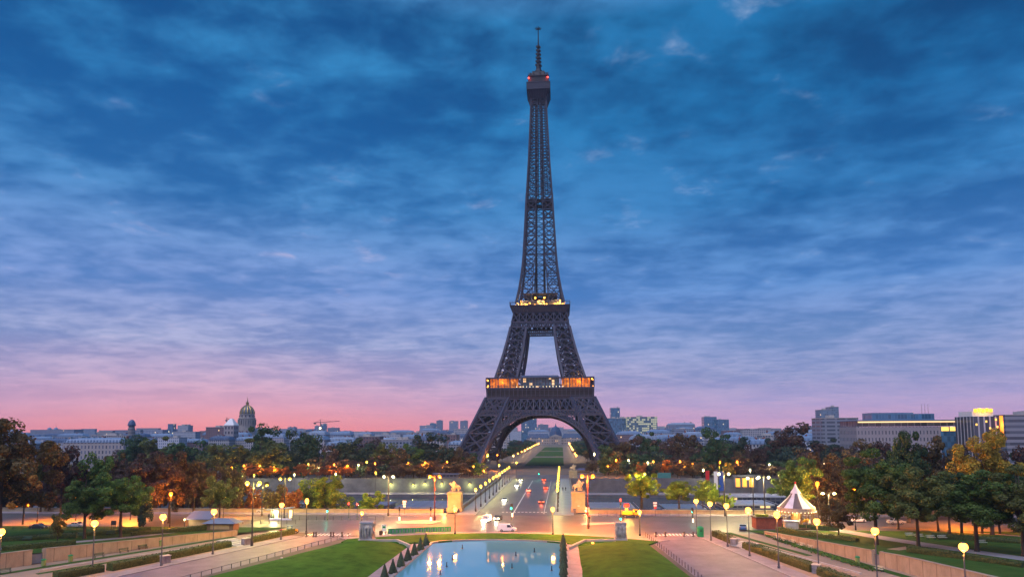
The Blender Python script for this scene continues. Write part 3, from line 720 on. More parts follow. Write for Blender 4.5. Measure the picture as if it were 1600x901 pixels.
for k, (z0, r_) in enumerate(((310, 1.9), (313, 1.6), (316, 1.5), (319, 1.4), (322, 1.2), (325, 1.1))):
    m.lathe([(r_, z0), (r_, z0 + 1.9), (r_ * .55, z0 + 2.0), (r_ * .55, z0 + 3.0)], 8)
    for j in range(4): a = j * math.pi / 2 + .4; m.box((math.cos(a) * (r_ + .4), math.sin(a) * (r_ + .4), z0 + 1), (.8, .8, 1.4))
m.tube((0, 0, 326), (0, 0, 341), .55, .3, 8); m.build('antenna_mast', IRON_D, tw)
m = MB()
for j in range(8): a = j * math.pi / 4; m.beam((0, 0, 340.6), (math.cos(a) * 2.6, math.sin(a) * 2.6, 341.2), .35)
m.tube((0, 0, 340), (0, 0, 343), .5, .3); m.build('antenna_crown', IRON_D, tw)
for sx in (-1, 1):
    for sy in (-1, 1): m = MB(); m.ball((sx * 7.3, sy * 7.3 - .6 * (sy < 0), 296.6), .6, 8, 5); m.build('red_beacon', REDL, tw)
for s in (-1, 1): point(tw, (s * 6.5, -9.2, 296.6), 350, (1, .06, .02), .4)
# ------------------------------------------------------------------ far city
def xat(px, d): return PD(px, 600, d).x
def ztop(px, py, d): return PD(px, py, d).z
CREAM = facade('cream_facade', (.40, .39, .41), (.05, .07, .12), 2.6, 3.1, (.28, .72), (.2, .82), .010)
GREYF = facade('grey_facade', (.29, .33, .42), (.05, .08, .15), 3.0, 3.0, (.2, .8), (.3, .85), .012)
PALEF = facade('pale_facade', (.42, .44, .50), (.07, .11, .19), 2.4, 3.2, (.3, .7), (.25, .8), .008)
BRICKF = facade('brick_facade', (.19, .12, .13), (.06, .07, .10), 2.8, 3.2, (.3, .7), (.25, .8), .008)
GLASSF = facade('blue_glass_facade', (.08, .17, .26), (.06, .15, .25), 2.0, 3.6, (.06, .94), (.12, .95), .02, (1, .8, .4), 1.0, .4, .1)
STRIPEF = facade('striped_facade', (.32, .34, .40), (.08, .10, .13), 60, 3.6, (0.0, 1.0), (.35, .85), 0, (1, .7, .3), 0)
ROOFS = [ZINC, SLATE, ZINC, surf('pale_zinc_roof', (.22, .29, .40), .5, .25, .4)]
def building(name, label, cat, px0, px1, top, d, depth=16, wall=None, roof='mansard', group=None, extra=True, rmat=None, seed=0):
    """front wall at the distance d from px0 to px1, top at photo row `top`"""
    x0, x1 = xat(px0, d), xat(px1, d); h = max(6, ztop((px0 + px1) / 2, top, d)); w = x1 - x0; q = random.Random(seed * 13 + int(px0) * 7 + int(d))
    t = thing(name, label, cat, ((x0 + x1) / 2, d + depth / 2, 0), q.uniform(-.05, .05), group); wall = wall or CREAM
    if roof == 'mansard':
        hr = min(5.0, h * .2); hb = h - hr; m = MB(); m.box((0, 0, hb / 2), (w, depth, hb)); b = m.build('wall', wall, t)
        m = MB(); m.box((0, 0, hb + .15), (w + .8, depth + .8, .4)); m.box((0, 0, hb + .3 + hr * .36), (w - .2, depth - .2, hr * .72), 0, None, .86); m.box((0, 0, hb + hr * .9), (w * .85, depth * .85, hr * .3), 0, None, .6)
        n = int(w / 3.2)
        for i in range(n): m.box((-w / 2 + (i + .5) * w / n, -depth / 2 + .5, hb + 1.4), (1.2, 1.2, 1.9))
        r_ = m.build('roof', rmat or q.choice(ROOFS), t)
        if extra:
            for i in range(max(2, int(w / 6))):
                m = MB(); x = -w / 2 + q.uniform(.05, .95) * w; m.box((x, q.uniform(-.2, .3) * depth, hb + hr * .95), (.9, 3.2, hr * .75)); 
                for k in range(3): m.tube((x, -1 + k * .8, hb + hr * 1.28), (x, -1 + k * .8, hb + hr * 1.3 + .8), .2, .17, 5)
                m.build('chimney', q.choice([CONC, BRICK, CONC]), r_)
    else:
        m = MB(); m.box((0, 0, h / 2), (w, depth, h)); m.build('wall', wall, t)
        m = MB(); m.box((0, 0, h + .2), (w + .5, depth + .5, .5))
        if extra:
            for i in range(q.randint(1, 3)): m.box((q.uniform(-.32, .32) * w, q.uniform(-.2, .3) * depth, h + q.uniform(1, 1.6)), (w * q.uniform(.1, .35), depth * .4, q.uniform(1.6, 3)))
        m.build('roof', rmat or (CONC if roof == 'flat' else SLATE), t)
    return t
# landmark buildings, left to right
building('long_building', 'pale long building with curved blue mansard roof behind the far left trees', 'building', 104, 196, 684, 620, 22, facade('long_building_wall', (.42, .38, .37), (.09, .11, .16), 3.6, 5.2, (.3, .7), (.2, .8), .0), 'mansard', rmat=ZINC)
building('apartment_block', 'low hazy roof line with two round tanks above it on the far left skyline', 'building', 52, 118, 671, 1400, 30, GREYF, 'flat')
for px, s_ in ((81, 'left'), (91, 'right')):
    t = thing('roof_tank', f'small blue dome on the far left roof, the {s_} one of two', 'dome', (xat(px, 1412), 1412, ztop(px, 674, 1412)), 0, 'two small roof domes')
    m = MB(); m.lathe([(4.6, 0), (4.6, 5), (4.0, 7.5), (2.4, 9.2), (.3, 10)], 12); m.build('dome_shell', ZINC, t)
    if s_ == 'right': m = MB(); m.tube((0, 0, 9.5), (0, 0, 19), .35, .1, 5); m.build('mast', POLE_D, t)
def prof_px(px, d, rows): return [(hw * d / F_PX, ztop(px, y, d)) for hw, y in rows]
t = thing('round_turret', 'round stone turret with a dark bulbous roof on the left skyline', 'turret', (xat(208.5, 900), 900, 0))
m = MB(); m.lathe([(5.2, 0)] + prof_px(208.5, 900, [(5.2, 669)]) + prof_px(208.5, 900, [(4.6, 668), (4.6, 665)]), 16); m.build('tower_wall', facade('turret_wall', (.24, .22, .22), (.05, .06, .08), 2.2, 5, (.25, .75), (.3, .75), .0), t)
m = MB(); m.lathe(prof_px(208.5, 900, [(6.2, 665), (5.9, 663), (5.0, 659.5), (3.6, 657), (2.2, 655.8), (.4, 655)]), 16); m.build('turret_roof', SLATE, t, True)
building('apartment_tower', 'narrow blue slab tower left of the domed church, alone on the skyline', 'tower block', 264.5, 272.5, 662, 1300, 12, GLASSF, 'flat', extra=False)
building('apartment_tower', 'pale stepped block beside the narrow slab tower on the left skyline', 'tower block', 280, 296, 664.5, 1250, 18, PALEF, 'flat')
building('brick_block', 'long dark red brick block just left of the white peaked tower', 'building', 324, 358, 667, 900, 18, BRICKF, 'flat')
t = thing('peaked_tower', 'square stone tower with a white pyramid roof left of the domed church', 'tower', (xat(363.5, 780), 780, 0))
m = MB(); h = ztop(363, 664, 780); m.box((0, 0, h / 2), (12.5, 12.5, h)); m.build('wall', facade('peaked_tower_wall', (.33, .31, .32), (.05, .06, .09), 4, 6, (.25, .75), (.2, .75), .0), t)
m = MB(); h2 = ztop(363, 653.5, 780); m.box((0, 0, (h + h2) / 2), (13.2, 13.2, h2 - h), 0, None, .22); m.build('roof', WPAINT, t)
# domed church
D_ = 1150; cx = xat(387.5, D_)
t = thing('domed_church', 'tall church with a gilded ribbed dome and slender spire on the skyline', 'church', (cx, D_, 0))
def zz_(y): return ztop(387.5, y, D_)
k_ = D_ / F_PX
m = MB(); m.lathe([(13.2 * k_, 0), (13.2 * k_, zz_(665)), (12.6 * k_, zz_(664.5)), (12.6 * k_, zz_(654)), (13.4 * k_, zz_(653.6)), (13.2 * k_, zz_(652.4)), (11.4 * k_, zz_(652)), (11.2 * k_, zz_(647.5)), (11.9 * k_, zz_(647)), (10.6 * k_, zz_(646.4))], 24); m.build('drum', surf('church_stone', (.30, .27, .25), .8, .15, .1), t)
m = MB()
for i in range(24):
    a = i * math.pi / 12
    m.tube((math.cos(a) * 13.3 * k_, math.sin(a) * 13.3 * k_, zz_(664)), (math.cos(a) * 13.3 * k_, math.sin(a) * 13.3 * k_, zz_(654.5)), .9, .8, 6)
m.build('drum_columns', surf('church_stone', (.30, .27, .25)), t)
m = MB()
for i in range(12): a = (i + .5) * math.pi / 6; m.box((math.cos(a) * 12.4 * k_, math.sin(a) * 12.4 * k_, zz_(659.4)), (2.2, 2.2, 7), a); m.box((math.cos(a) * 11.3 * k_, math.sin(a) * 11.3 * k_, zz_(649.8)), (1.6, 2.0, 3.4), a)
m.build('drum_windows', GLASS, t)
dome = [(10.6, 646.6), (10.3, 643.5), (9.3, 640.2), (7.6, 637.2), (5.2, 634.6), (3.2, 633.2)]
m = MB(); m.lathe([(r_ * k_, zz_(y)) for r_, y in dome], 24); m.build('dome', surf('dark_lead', (.13, .14, .17), .5, .15, .2), t, True)
m = MB()
for i in range(12):
    a = i * math.pi / 6; m.path([(math.cos(a) * (r_ + .15) * k_, math.sin(a) * (r_ + .15) * k_, zz_(y)) for r_, y in dome], [1.5, 1.4, 1.2, 1.0, .8, .6], 5)
m.build('dome_ribs', GOLD, t)
m = MB(); m.lathe([(3.4 * k_, zz_(633.4)), (3.4 * k_, zz_(632.6)), (2.4 * k_, zz_(632.4)), (2.4 * k_, zz_(629)), (2.9 * k_, zz_(628.6)), (1.2 * k_, zz_(627.6)), (.45 * k_, zz_(624)), (.1, zz_(618.5))], 12); m.build('lantern_spire', GOLD, t)
# centre
for px0, px1, top, d, lab in ((451, 462, 667, 2000, 'flat pale block peeping between the two dark round trees'), (493, 499, 665, 2300, 'shorter of two twin slab towers right of the crane'), (503, 509.5, 662, 2300, 'taller of two twin slab towers right of the crane'), (513, 529, 668, 1900, 'wide low block right of the twin slab towers'),
      (656, 676, 664.5, 2100, 'wide slab block at the left end of the tower blocks left of the iron tower'), (682, 691, 656.5, 2200, 'tallest square tower block left of the iron tower'), (672, 682, 661, 2250, 'blue block abutting the tallest tower block left of the iron tower'), (702, 715, 657.5, 2150, 'broad tower block second from the iron tower leg'), (719, 730, 657, 2100, 'tower block right beside the iron tower leg')):
    building('apartment_tower', lab, 'tower block', px0, px1, top, d, 18, GLASSF if px0 in (672, 503) else GREYF, 'flat')
building('office_tower', 'dark blue glass office tower seen through the left half of the arch', 'office tower', 814, 838, 652, 1700, 30, GLASSF, 'flat')
building('apartment_tower', 'small block beside the dark glass tower seen through the arch', 'tower block', 840, 856, 663, 1900, 20, GREYF, 'flat')
# the long school at the end of the lawn
D_ = 1330; X0, X1 = xat(822, D_), xat(913, D_)
t = thing('long_palace', 'long low palace with a square dome closing the lawn under the arch', 'palace', ((X0 + X1) / 2, D_ + 15, 0))
PALF = facade('palace_wall', (.33, .29, .26), (.06, .07, .10), 3.4, 5.2, (.28, .72), (.15, .75), .14, (1, .55, .15), 1.2)
hb = ztop(866, 684, D_); w = X1 - X0; m = MB(); m.box((0, 0, hb / 2), (w, 24, hb)); m.box((0, -13, hb / 2 + 1.5), (24, 6, hb + 3)); m.build('wall', PALF, t)
m = MB(); hr = ztop(866, 677, D_); m.box((-w / 4 - 6, 0, (hb + hr) / 2), (w / 2 - 13, 25, hr - hb), 0, None, .82); m.box((w / 4 + 6, 0, (hb + hr) / 2), (w / 2 - 13, 25, hr - hb), 0, None, .82)
m.build('roof', SLATE, t)
m = MB(); hd = ztop(866, 666, D_); m.lathe([(13, hb + 3), (12.6, hb + 6), (11, (hb + hd) / 2 + 2), (7, hd - 2), (2.5, hd), (1.0, hd + 3), (.1, hd + 7)], 4); m.build('dome', SLATE, t)
m = MB()
for i in range(8): x = -10.5 + 3 * i; m.tube((x, -16.3, 0), (x, -16.3, hb + 2), .8, .7, 8)
m.add([(-12.5, -16.6, hb + 3), (12.5, -16.6, hb + 3), (0, -16.6, hb + 8), (-12.5, -13, hb + 3), (12.5, -13, hb + 3), (0, -13, hb + 8)], [(0, 1, 2), (3, 5, 4), (0, 2, 5, 3), (1, 4, 5, 2), (0, 3, 4, 1)])
m.build('portico', surf('cream_stone_wall', (.36, .31, .28)), t)
# right
building('office_tower', 'slim blue glass tower with a stepped top right of the iron tower', 'office tower', 953, 967.5, 637, 1500, 20, GLASSF, 'flat')
building('office_block', 'long glass office block with lit yellowish floors right of the iron tower', 'office block', 978, 1026, 651, 1100, 22, facade('lit_glass_facade', (.12, .20, .26), (.10, .17, .22), 3, 3.6, (.05, .95), (.2, .9), .42, (.85, .75, .28), .45), 'flat')
building('office_block', 'blue glass wing joined to the left of the lit office block', 'office block', 945, 978, 653, 1120, 20, GLASSF, 'flat')
building('hall_building', 'pale arched roof hall right of the lit glass block', 'building', 1043, 1084, 660, 1500, 30, GREYF, 'mansard', rmat=ROOFS[3])
building('office_tower', 'blue stepped block in the middle of the right skyline', 'office tower', 1098, 1118, 651, 1600, 24, GLASSF, 'flat')
building('office_block', 'lower glass block attached right of the blue stepped block', 'office block', 1118, 1137, 655, 1580, 20, GLASSF, 'flat')
building('apartment_tower', 'tall stepped pale blue tower block above the round brown tree', 'tower block', 1280, 1297, 640, 900, 18, facade('tower_facade', (.20, .27, .36), (.12, .18, .26), 2.4, 3.0, (.15, .85), (.25, .85), .02), 'flat')
building('apartment_tower', 'higher right half of the stepped pale blue tower block', 'tower block', 1296, 1309, 635.5, 905, 18, facade('tower_facade', (.20, .27, .36), (.12, .18, .26)), 'flat')
building('apartment_block', 'white balconied apartment block with dark roof terraces on the right', 'building', 1280, 1338, 653, 520, 18, facade('balcony_facade', (.25, .27, .33), (.09, .10, .13), 8, 3.0, (.1, .9), (.35, .85), .01), 'flat')
# long stone museum with lit top strip
D_ = 430; X0, X1 = xat(1336, D_), xat(1508, D_); t = thing('long_stone_building', 'long stone building with rows of windows and a glowing strip along its top', 'building', ((X0 + X1) / 2, D_ + 14, 0), 0)
h1, h2 = ztop(1420, 666, D_), ztop(1420, 656, D_); w = X1 - X0
m = MB(); m.box((-8, 0, h1 / 2), (w - 16, 26, h1)); m.build('wall', facade('museum_wall', (.27, .25, .27), (.10, .11, .14), 2.1, 4.4, (.32, .68), (.22, .74), .0), t)
m = MB(); m.box((w / 2 - 8, -.3, h1 / 2), (16, 26, h1 - .2)); m.build('glass_wing', GLASSF, t)
m = MB(); m.box((0, 1.5, (h1 + h2) / 2), (w - 2, 25, h2 - h1 - .6)); m.build('top_storey', facade('museum_top', (.30, .30, .33), (.12, .12, .14), 4, 9, (.06, .94), (.1, .9), .0), t)
m = MB(); m.box((0, 0, h2), (w + 1, 29, .5)); m.build('roof', ZINC, t)
m = MB(); m.box((0, -12.2, h2 - 1.0), (w - 3, .4, .8)); m.build('light_strip', glow('warm_strip_light', (1.0, .68, .34), 1.3), t)
m = MB(); 
for i in range(3): m.box((w / 2 - 13.5 + i * 5.2, -13.5, h1 - 1.6), (4.3, .5, 2.6))
m.build('lit_windows', glow('warm_window_light', (1.0, .60, .12), 1.2), t)
m = MB(); m.box((-6, 4, h2 + 2.6), (26, 14, 5)); m.box((14, 5, h2 + 2.2), (14, 12, 4.4)); m.build('roof_plant', GLASSF, t)
m = MB(); 
for x in (16, 18, 20): m.tube((x, 4, h2 + 4), (x, 4, h2 + 11), .12, .05, 5)
m.build('roof_masts', POLE_D, t)
# hotel with orange signs, striped block at the right edge
D_ = 400; X0, X1 = xat(1519, D_), xat(1561, D_); t = thing('sign_building', 'dark ribbed office building carrying glowing orange and yellow signs', 'building', ((X0 + X1) / 2, D_ + 10, 0))
h = ztop(1540, 650, D_); w = X1 - X0; m = MB(); m.box((0, 0, h / 2), (w, 18, h)); m.build('wall', facade('ribbed_dark_facade', (.42, .42, .45), (.05, .06, .08), 3.2, 40, (.14, .86), (.0, 1.0), 0, (1, .6, .2), 0), t)
m = MB(); m.box((0, 1, h + 1.6), (w - 3, 13, 3.0)); m.build('roof_storey', WPAINT, t)
m = MB(); 
for i in range(5): m.box((-4.4 + 2.2 * i, -6.2, h + 3.6 + .25 * (i % 2)), (1.7, .5, 1.9))
m.build('roof_sign', NEONY, t)
m = MB(); m.box((w / 2 + .3, -9.4, h - 6), (1.6, .6, 12.5)); m.build('vertical_sign', NEON, t)
r3 = random.Random(5); m = MB()
for i in range(7): m.box((r3.uniform(-.42, .42) * w, -9.1, h - r3.uniform(1, 9)), (.9, .3, 1.2))
m.build('lit_windows', glow('warm_window_light', (1.0, .6, .12), 1.2), t)
point(t, (w / 2 + 2.2, -11, h - 5), 2500, (1, .2, .04), .5); point(t, (0, -9, h + 4), 1200, (1, .5, .05), .5)
building('striped_block', 'white and dark horizontally striped office block at the right edge', 'office block', 1566, 1640, 648, 430, 16, STRIPEF, 'flat')
# generic blocks of the city: individuals, row by row
def region(px):
    for lim, s_ in ((200, 'left of the round turret'), (262, 'near the narrow slab tower'), (372, 'left of the domed church'), (500, 'between domed church and crane'), (600, 'right of the crane'), (730, 'left of the iron tower leg'), (930, 'seen through the iron arch'), (1090, 'behind the lit glass block'), (1200, 'mid right skyline'), (1300, 'left of the stepped pale tower'), (1700, 'at the right end of the skyline')):
        if px < lim: return s_
q = random.Random(21)
WALLS = [(CREAM, 'cream'), (GREYF, 'grey'), (PALEF, 'pale'), (CREAM, 'cream'), (BRICKF, 'brick red')]
for d, hlo, hhi, wlo, whi, near in ((560, 17, 23, 16, 34, 1), (720, 19, 25, 18, 36, 1), (930, 22, 29, 20, 42, 1), (1250, 23, 33, 24, 48, 0), (1700, 24, 38, 28, 60, 0), (2350, 26, 46, 36, 90, 0)):
    px = -30
    while px < 1640:
        wm = q.uniform(wlo, whi); wpx = wm * F_PX / d; gap = q.uniform(.0, .35) * wpx
        dd = d + q.uniform(-.08, .12) * d
        skip = (760 < px < 930 and d < 1300) or (d < 600 and (px < 480 or 730 < px < 960)) or (px > 1290 and d > 600) or (1270 < px and d < 600)
        if not skip:
            hgt = q.uniform(hlo, hhi); mid = px + wpx / 2
            top = 674 - (hgt - EYE) * F_PX / dd + (800 - mid) * .0055
            wall, wn_ = q.choice(WALLS); mans = q.random() < (.75 if near else .35)
            lab = f"{'near' if near else 'hazy far'} {wn_} block with {'zinc mansard' if mans else 'flat'} roof {region(mid)}"
            building('city_block', lab, 'city block', px, px + wpx, top, dd, q.uniform(12, 18), wall, 'mansard' if mans else 'flat', 'city blocks along the skyline', bool(near), None, int(px))
        px += wpx + gap
# crane
def crane(px, top, base, jl, jr, d, label, lamp=False):
    t = thing('tower_crane', label, 'crane', (xat(px, d), d, 0)); z1, z0 = ztop(px, top + 5, d), ztop(px, base, d); k = d / F_PX
    m = MB(); m.beam((0, 0, 0), (0, 0, z1), 1.3); m.build('mast', surf('crane_paint', (.14, .09, .08), .6), t)
    m = MB(); m.beam((-jl * k, 0, z1 - 1), (jr * k, 0, z1 + 1.6), .9, 1.1); m.beam((-jl * k, 0, z1 - 2.4), (-jl * k + 4, 0, z1 - 2.4), 2, 3); m.build('jib', surf('crane_paint', (.14, .09, .08), .6), t)
    m = MB(); m.beam((0, 0, z1), (0, 0, z1 + 5), .8); m.beam((0, 0, z1 + 5), (-jl * k * .7, 0, z1), .3); m.beam((0, 0, z1 + 5), (jr * k * .6, 0, z1 + 1), .3); m.build('apex', surf('crane_paint', (.14, .09, .08), .6), t)
    if lamp: m = MB(); m.ball((0, -2, z0), 2.2, 8, 5); m.build('flood_lamp', LAMPW, t)
    return t
crane(502, 654, 668.5, 11, 31, 1200, 'tall tower crane with long jib and a white lamp on its mast', True)
crane(356, 650, 665, 2, 6, 1400, 'small distant crane just left of the domed church')
# ------------------------------------------------------------------ trees
def crown_mesh(name, seed, nleaf, leaf, ncl, spread=.32, flat=1.0, tiers=False):
    """crown of leaf-sized faces gathered in clumps inside a unit ball"""
    g = np.random.default_rng(seed); c = []
    while len(c) < ncl:
        p = g.normal(size=3); p /= np.linalg.norm(p); r = g.uniform(.34, .98) if len(c) % 4 else g.uniform(.05, .5)
        p = p * r
        if p[2] < -.78: continue
        c.append(p)
    c = np.array(c); cs = g.uniform(.55, 1.15, ncl) * spread
    idx = g.integers(0, ncl, nleaf)
    dirs = g.normal(size=(nleaf, 3)); dirs /= np.linalg.norm(dirs, axis=1)[:, None]
    rad = cs[idx] * g.uniform(.35, 1.0, nleaf) ** .45
    pos = c[idx] + dirs * rad[:, None] * np.array([1, 1, .62 if tiers else .85])
    pos[:, 2] *= flat
    a = dirs + g.normal(scale=.6, size=(nleaf, 3)); a[:, 2] += .35; a /= np.linalg.norm(a, axis=1)[:, None]
    t = g.normal(size=(nleaf, 3)); t -= (t * a).sum(1)[:, None] * a; t /= np.linalg.norm(t, axis=1)[:, None]; b = np.cross(a, t)
    s = leaf * g.uniform(.6, 1.35, nleaf)[:, None]
    v = np.stack([pos - t * s * .6 - b * s * .35, pos + t * s * .15 - b * s * .55, pos + t * s * .75, pos + b * s * .5 + a * s * .12], 1).reshape(-1, 3)
    me = bpy.data.meshes.new(name); n = nleaf
    me.vertices.add(n * 4); me.vertices.foreach_set('co', v.astype(np.float32).ravel())
    me.loops.add(n * 4); me.loops.foreach_set('vertex_index', np.arange(n * 4, dtype=np.int32))
    me.polygons.add(n); me.polygons.foreach_set('loop_start', np.arange(0, n * 4, 4, dtype=np.int32)); me.polygons.foreach_set('loop_total', np.full(n, 4, dtype=np.int32))
    me.update(calc_edges=True); me.validate(); me.materials.append(None); return me, c
def trunk_mesh(name, seed, cl, fork=.42, r=.03, lean=0.0, nl=9):
    """unit tree trunk (height 1) with limbs towards the crown clumps (crown spans fork..1)"""
    g = random.Random(seed); m = MB(); top = (lean, 0, fork)
    m.path([(0, 0, -.01), (lean * .2 + .005, .004, .03), (lean * .55, -.005, fork * .55), top, (lean * 1.1 + g.uniform(-.02, .02), g.uniform(-.02, .02), .74), (lean * 1.15, 0, .9)], [r * 1.55, r * 1.1, r * .92, r * .8, r * .45, r * .12], 8)
    for p in g.sample(list(map(tuple, cl)), min(nl, len(cl))):
        e = Vector((p[0] * .30 + lean, p[1] * .30, fork + (p[2] + 1) / 2 * (1 - fork))); st = Vector((lean * .9, 0, fork * g.uniform(.8, 1.05))); md = st.lerp(e, .5) + Vector((g.uniform(-.03, .03), g.uniform(-.03, .03), -.02))
        m.path([st, md, e], [r * .5, r * .32, r * .1], 5)
    me = m.mesh(name, BARK); me.polygons.foreach_set('use_smooth', [True] * len(me.polygons)); return me
CR = {}
for lod, spec in {'near': (22000, .038, 66, .21), 'mid': (5600, .070, 42, .25), 'far': (2000, .115, 26, .32)}.items():
    CR[lod] = []
    for i in range(5 if lod == 'near' else 4):
        me, cl = crown_mesh('crown_leaves', 11 + i * 7 + len(lod), spec[0], spec[1], spec[2], spec[3], 1.0, lod == 'near' and i % 2 == 1)
        CR[lod].append((me, trunk_mesh('trunk_limbs', i + 3, cl, .40 if lod != 'far' else .3, .026)))
LEAN = {}
F = {
 'green': foliage('green_leaves', (.028, .060, .013), (.064, .125, .025), (.105, .18, .034)),
 'dark': foliage('dark_green_leaves', (.014, .034, .016), (.030, .062, .024), (.05, .085, .03)),
 'olive': foliage('olive_leaves', (.042, .055, .016), (.085, .105, .028), (.13, .14, .035)),
 'brown': foliage('brown_autumn_leaves', (.042, .032, .015), (.078, .056, .024), (.115, .082, .030)),
 'russet': foliage('russet_autumn_leaves', (.055, .036, .020), (.10, .064, .032), (.145, .09, .036)),
 'plum': foliage('dark_red_leaves', (.036, .024, .022), (.062, .040, .034), (.09, .058, .04)),
 'gold': foliage('golden_leaves', (.12, .085, .012), (.24, .165, .02), (.34, .21, .03)),
 'lime': foliage('yellow_green_leaves', (.07, .11, .010), (.17, .23, .018), (.26, .29, .03)),
 'orange': foliage('orange_lit_autumn_leaves', (.14, .05, .012), (.26, .09, .018), (.34, .14, .025)),  # autumn orange, with the lamp glow on quay trees put into the colour
 'blue': foliage('deep_blue_green_leaves', (.012, .028, .022), (.025, .048, .036), (.04, .065, .045)),
}
TREE_N = [0]
def hT0(y): return max(0.0, min(1.0, (174 - y) / 50)) * 2.25
def tree(px, top, hw, d, kind, label, lod='far', cb=.30, z0=0, group=None, var=None, name='leafy_tree', sy=1.0, trunk=True):
    TREE_N[0] += 1; i = TREE_N[0] if var is None else var
    z0 = hT0(d) if z0 > 0 else z0; p = PD(px, top, d); h = p.z - z0; r = hw * d / F_PX * 1.12; cb = cb * .72; me, tm = CR[lod][i % len(CR[lod])]
    t = thing(name, label, 'tree', (p.x, d, z0), (TREE_N[0] * 2.39) % 6.28 if lod != 'near' else 0, group)
    c = bpy.data.objects.new('crown', me); COL.objects.link(c); c.parent = t; zb = h * cb
    c.location = (0, 0, (h + zb) / 2); c.scale = (r, r * sy, (h - zb) / 2 * 1.03)
    c.material_slots[0].link = 'OBJECT'; c.material_slots[0].material = F[kind]
    if trunk:
        k = bpy.data.objects.new('trunk', tm); COL.objects.link(k); k.parent = t; k.scale = (max(r * 1.7, h * .55), max(r * 1.7, h * .55), h)
    return t
def grow(rows, **kw):
    for r_ in rows: tree(*r_, **kw)
# near trees on the left terrace
tree(8, 652, 80, 146, 'brown', 'huge brown autumn tree filling the left edge of the picture', 'near', .20, 2.2, var=0, name='chestnut_tree')
tree(136, 738, 42, 147, 'green', 'green spreading tree on the left terrace with a forked trunk, left of the pair', 'near', .28, 2.0, var=1)
tree(192, 736, 46, 150, 'green', 'green bushy tree on the left terrace, right of the pair and nearer the kiosk', 'near', .27, 2.0, var=2)
tree(92, 800, 12, 134, 'olive', 'young staked sapling between the brown tree and the hedge', 'mid', .35, 2.0, name='sapling')
tree(225, 706, 48, 176, 'plum', 'wide reddish brown tree behind the right green terrace tree', 'near', .25, 0, var=3)
tree(268, 704, 38, 182, 'russet', 'rounded russet tree above the bright orange street lamp on the left', 'near', .25, 0, var=4)
tree(345, 742, 27, 178, 'olive', 'small olive green tree above the left kiosks', 'near', .28, 0, var=2)
tree(305, 718, 32, 192, 'brown', 'brown thinning tree lit from below behind the left kiosks', 'near', .25, 0, var=0)
tree(150, 702, 30, 200, 'green', 'green tree top between the brown tree groups on the far left', 'mid', .25)
tree(100, 697, 30, 195, 'plum', 'dark plum coloured tree left of the small green tree top', 'mid', .2)
tree(68, 700, 26, 205, 'olive', 'yellowish thin tree just right of the huge brown tree', 'mid', .2)
tree(185, 706, 24, 215, 'brown', 'brown tree behind the gap of the green terrace trees', 'mid', .2)
tree(226, 765, 14, 168, 'blue', 'dark fir like shrub tree beside the bright orange lamp on the left', 'mid', .05, name='fir_tree')
tree(40, 740, 26, 178, 'orange', 'orange lit tree glowing behind the huge brown tree', 'mid', .35)
# thin autumn trees by the river at the left
for i, (px, top, hw, kd) in enumerate(((392, 757, 20, 'orange'), (425, 752, 22, 'brown'), (455, 757, 20, 'orange'), (372, 762, 16, 'brown'), (440, 772, 18, 'russet'), (408, 776, 16, 'olive'))):
    tree(px, top, hw, 212 + i * 3, kd, f"low {'orange' if kd in ('orange', 'russet') else 'brown' if kd == 'brown' else 'olive'} tree behind the lit bus shelter, {ORD[sorted([392, 425, 455, 372, 440, 408]).index(px)]} from the left", 'mid', .15, -6, 'low autumn trees behind the bus shelter')
tree(508, 741, 44, 226, 'lime', 'big rounded green tree behind the river parapet, left of the bridge', 'near', .1, -6, var=4)
tree(578, 762, 24, 228, 'lime', 'smaller bright yellow green tree beside the big rounded one', 'near', .1, -6, var=1)
tree(484, 765, 20, 224, 'olive', 'olive shrub tree leaning against the big rounded green tree', 'mid', .1, -6)
# right riverside
tree(1002, 735, 27, 222, 'lime', 'dense green tree with a lamp glowing in its crown, right of the bridge', 'near', .18, 0, var=2)
tree(1060, 750, 27, 222, 'lime', 'spreading green tree right of the lamp lit tree', 'near', .2, 0, var=0)
tree(1097, 750, 17, 224, 'lime', 'narrow yellow green tree below the red banner', 'mid', .2, 0)
tree(1116, 756, 13, 220, 'lime', 'small yellow green tree below the blue and white banners', 'mid', .2, 0)
tree(1136, 770, 11, 216, 'lime', 'tiny yellow green tree behind the third right avenue lamp', 'mid', .2, 0)
# near trees on the right terrace
tree(1240, 704, 37, 192, 'green', 'tall green tree right behind the near carousel', 'near', .12, 0, var=1)
tree(1285, 708, 36, 205, 'brown', 'brown tree with small lights behind the near carousel', 'mid', .15)
tree(1322, 705, 36, 212, 'russet', 'rusty tree between the carousel tree and the gnarled tree', 'mid', .15)
tree(1308, 778, 24, 160, 'brown', 'low thin tree beside the lamp post right of the carousel', 'mid', .3, .8)
tree(1362, 702, 52, 147, 'green', 'gnarled green tree with dark leaning trunk right of the carousel', 'near', .22, 1.6, var=3, name='gnarled_tree')
tree(1428, 728, 50, 141, 'olive', 'drooping olive tree on the right terrace with slim trunk', 'near', .26, 2.0, var=2)
tree(1412, 671, 30, 190, 'dark', 'dark green pointed tree standing before the long stone building', 'near', .2, 0, var=0)
tree(1455, 680, 34, 196, 'brown', 'brown tree right of the dark pointed tree', 'mid', .2)
tree(1490, 688, 24, 200, 'plum', 'dark plum red tree left of the golden tree', 'mid', .15)
tree(1540, 668, 46, 168, 'gold', 'tall golden yellow tree below the orange signs', 'near', .18, 1, var=4)
tree(1518, 724, 58, 137, 'green', 'wide drooping green tree on the right terrace below the golden tree', 'near', .27, 2.2, var=1)
tree(1590, 728, 48, 131, 'olive', 'green tree cut by the right edge of the picture', 'near', .25, 2.2, var=3)
tree(1606, 690, 30, 190, 'plum', 'dark red tree at the right edge above the green one', 'mid', .15)
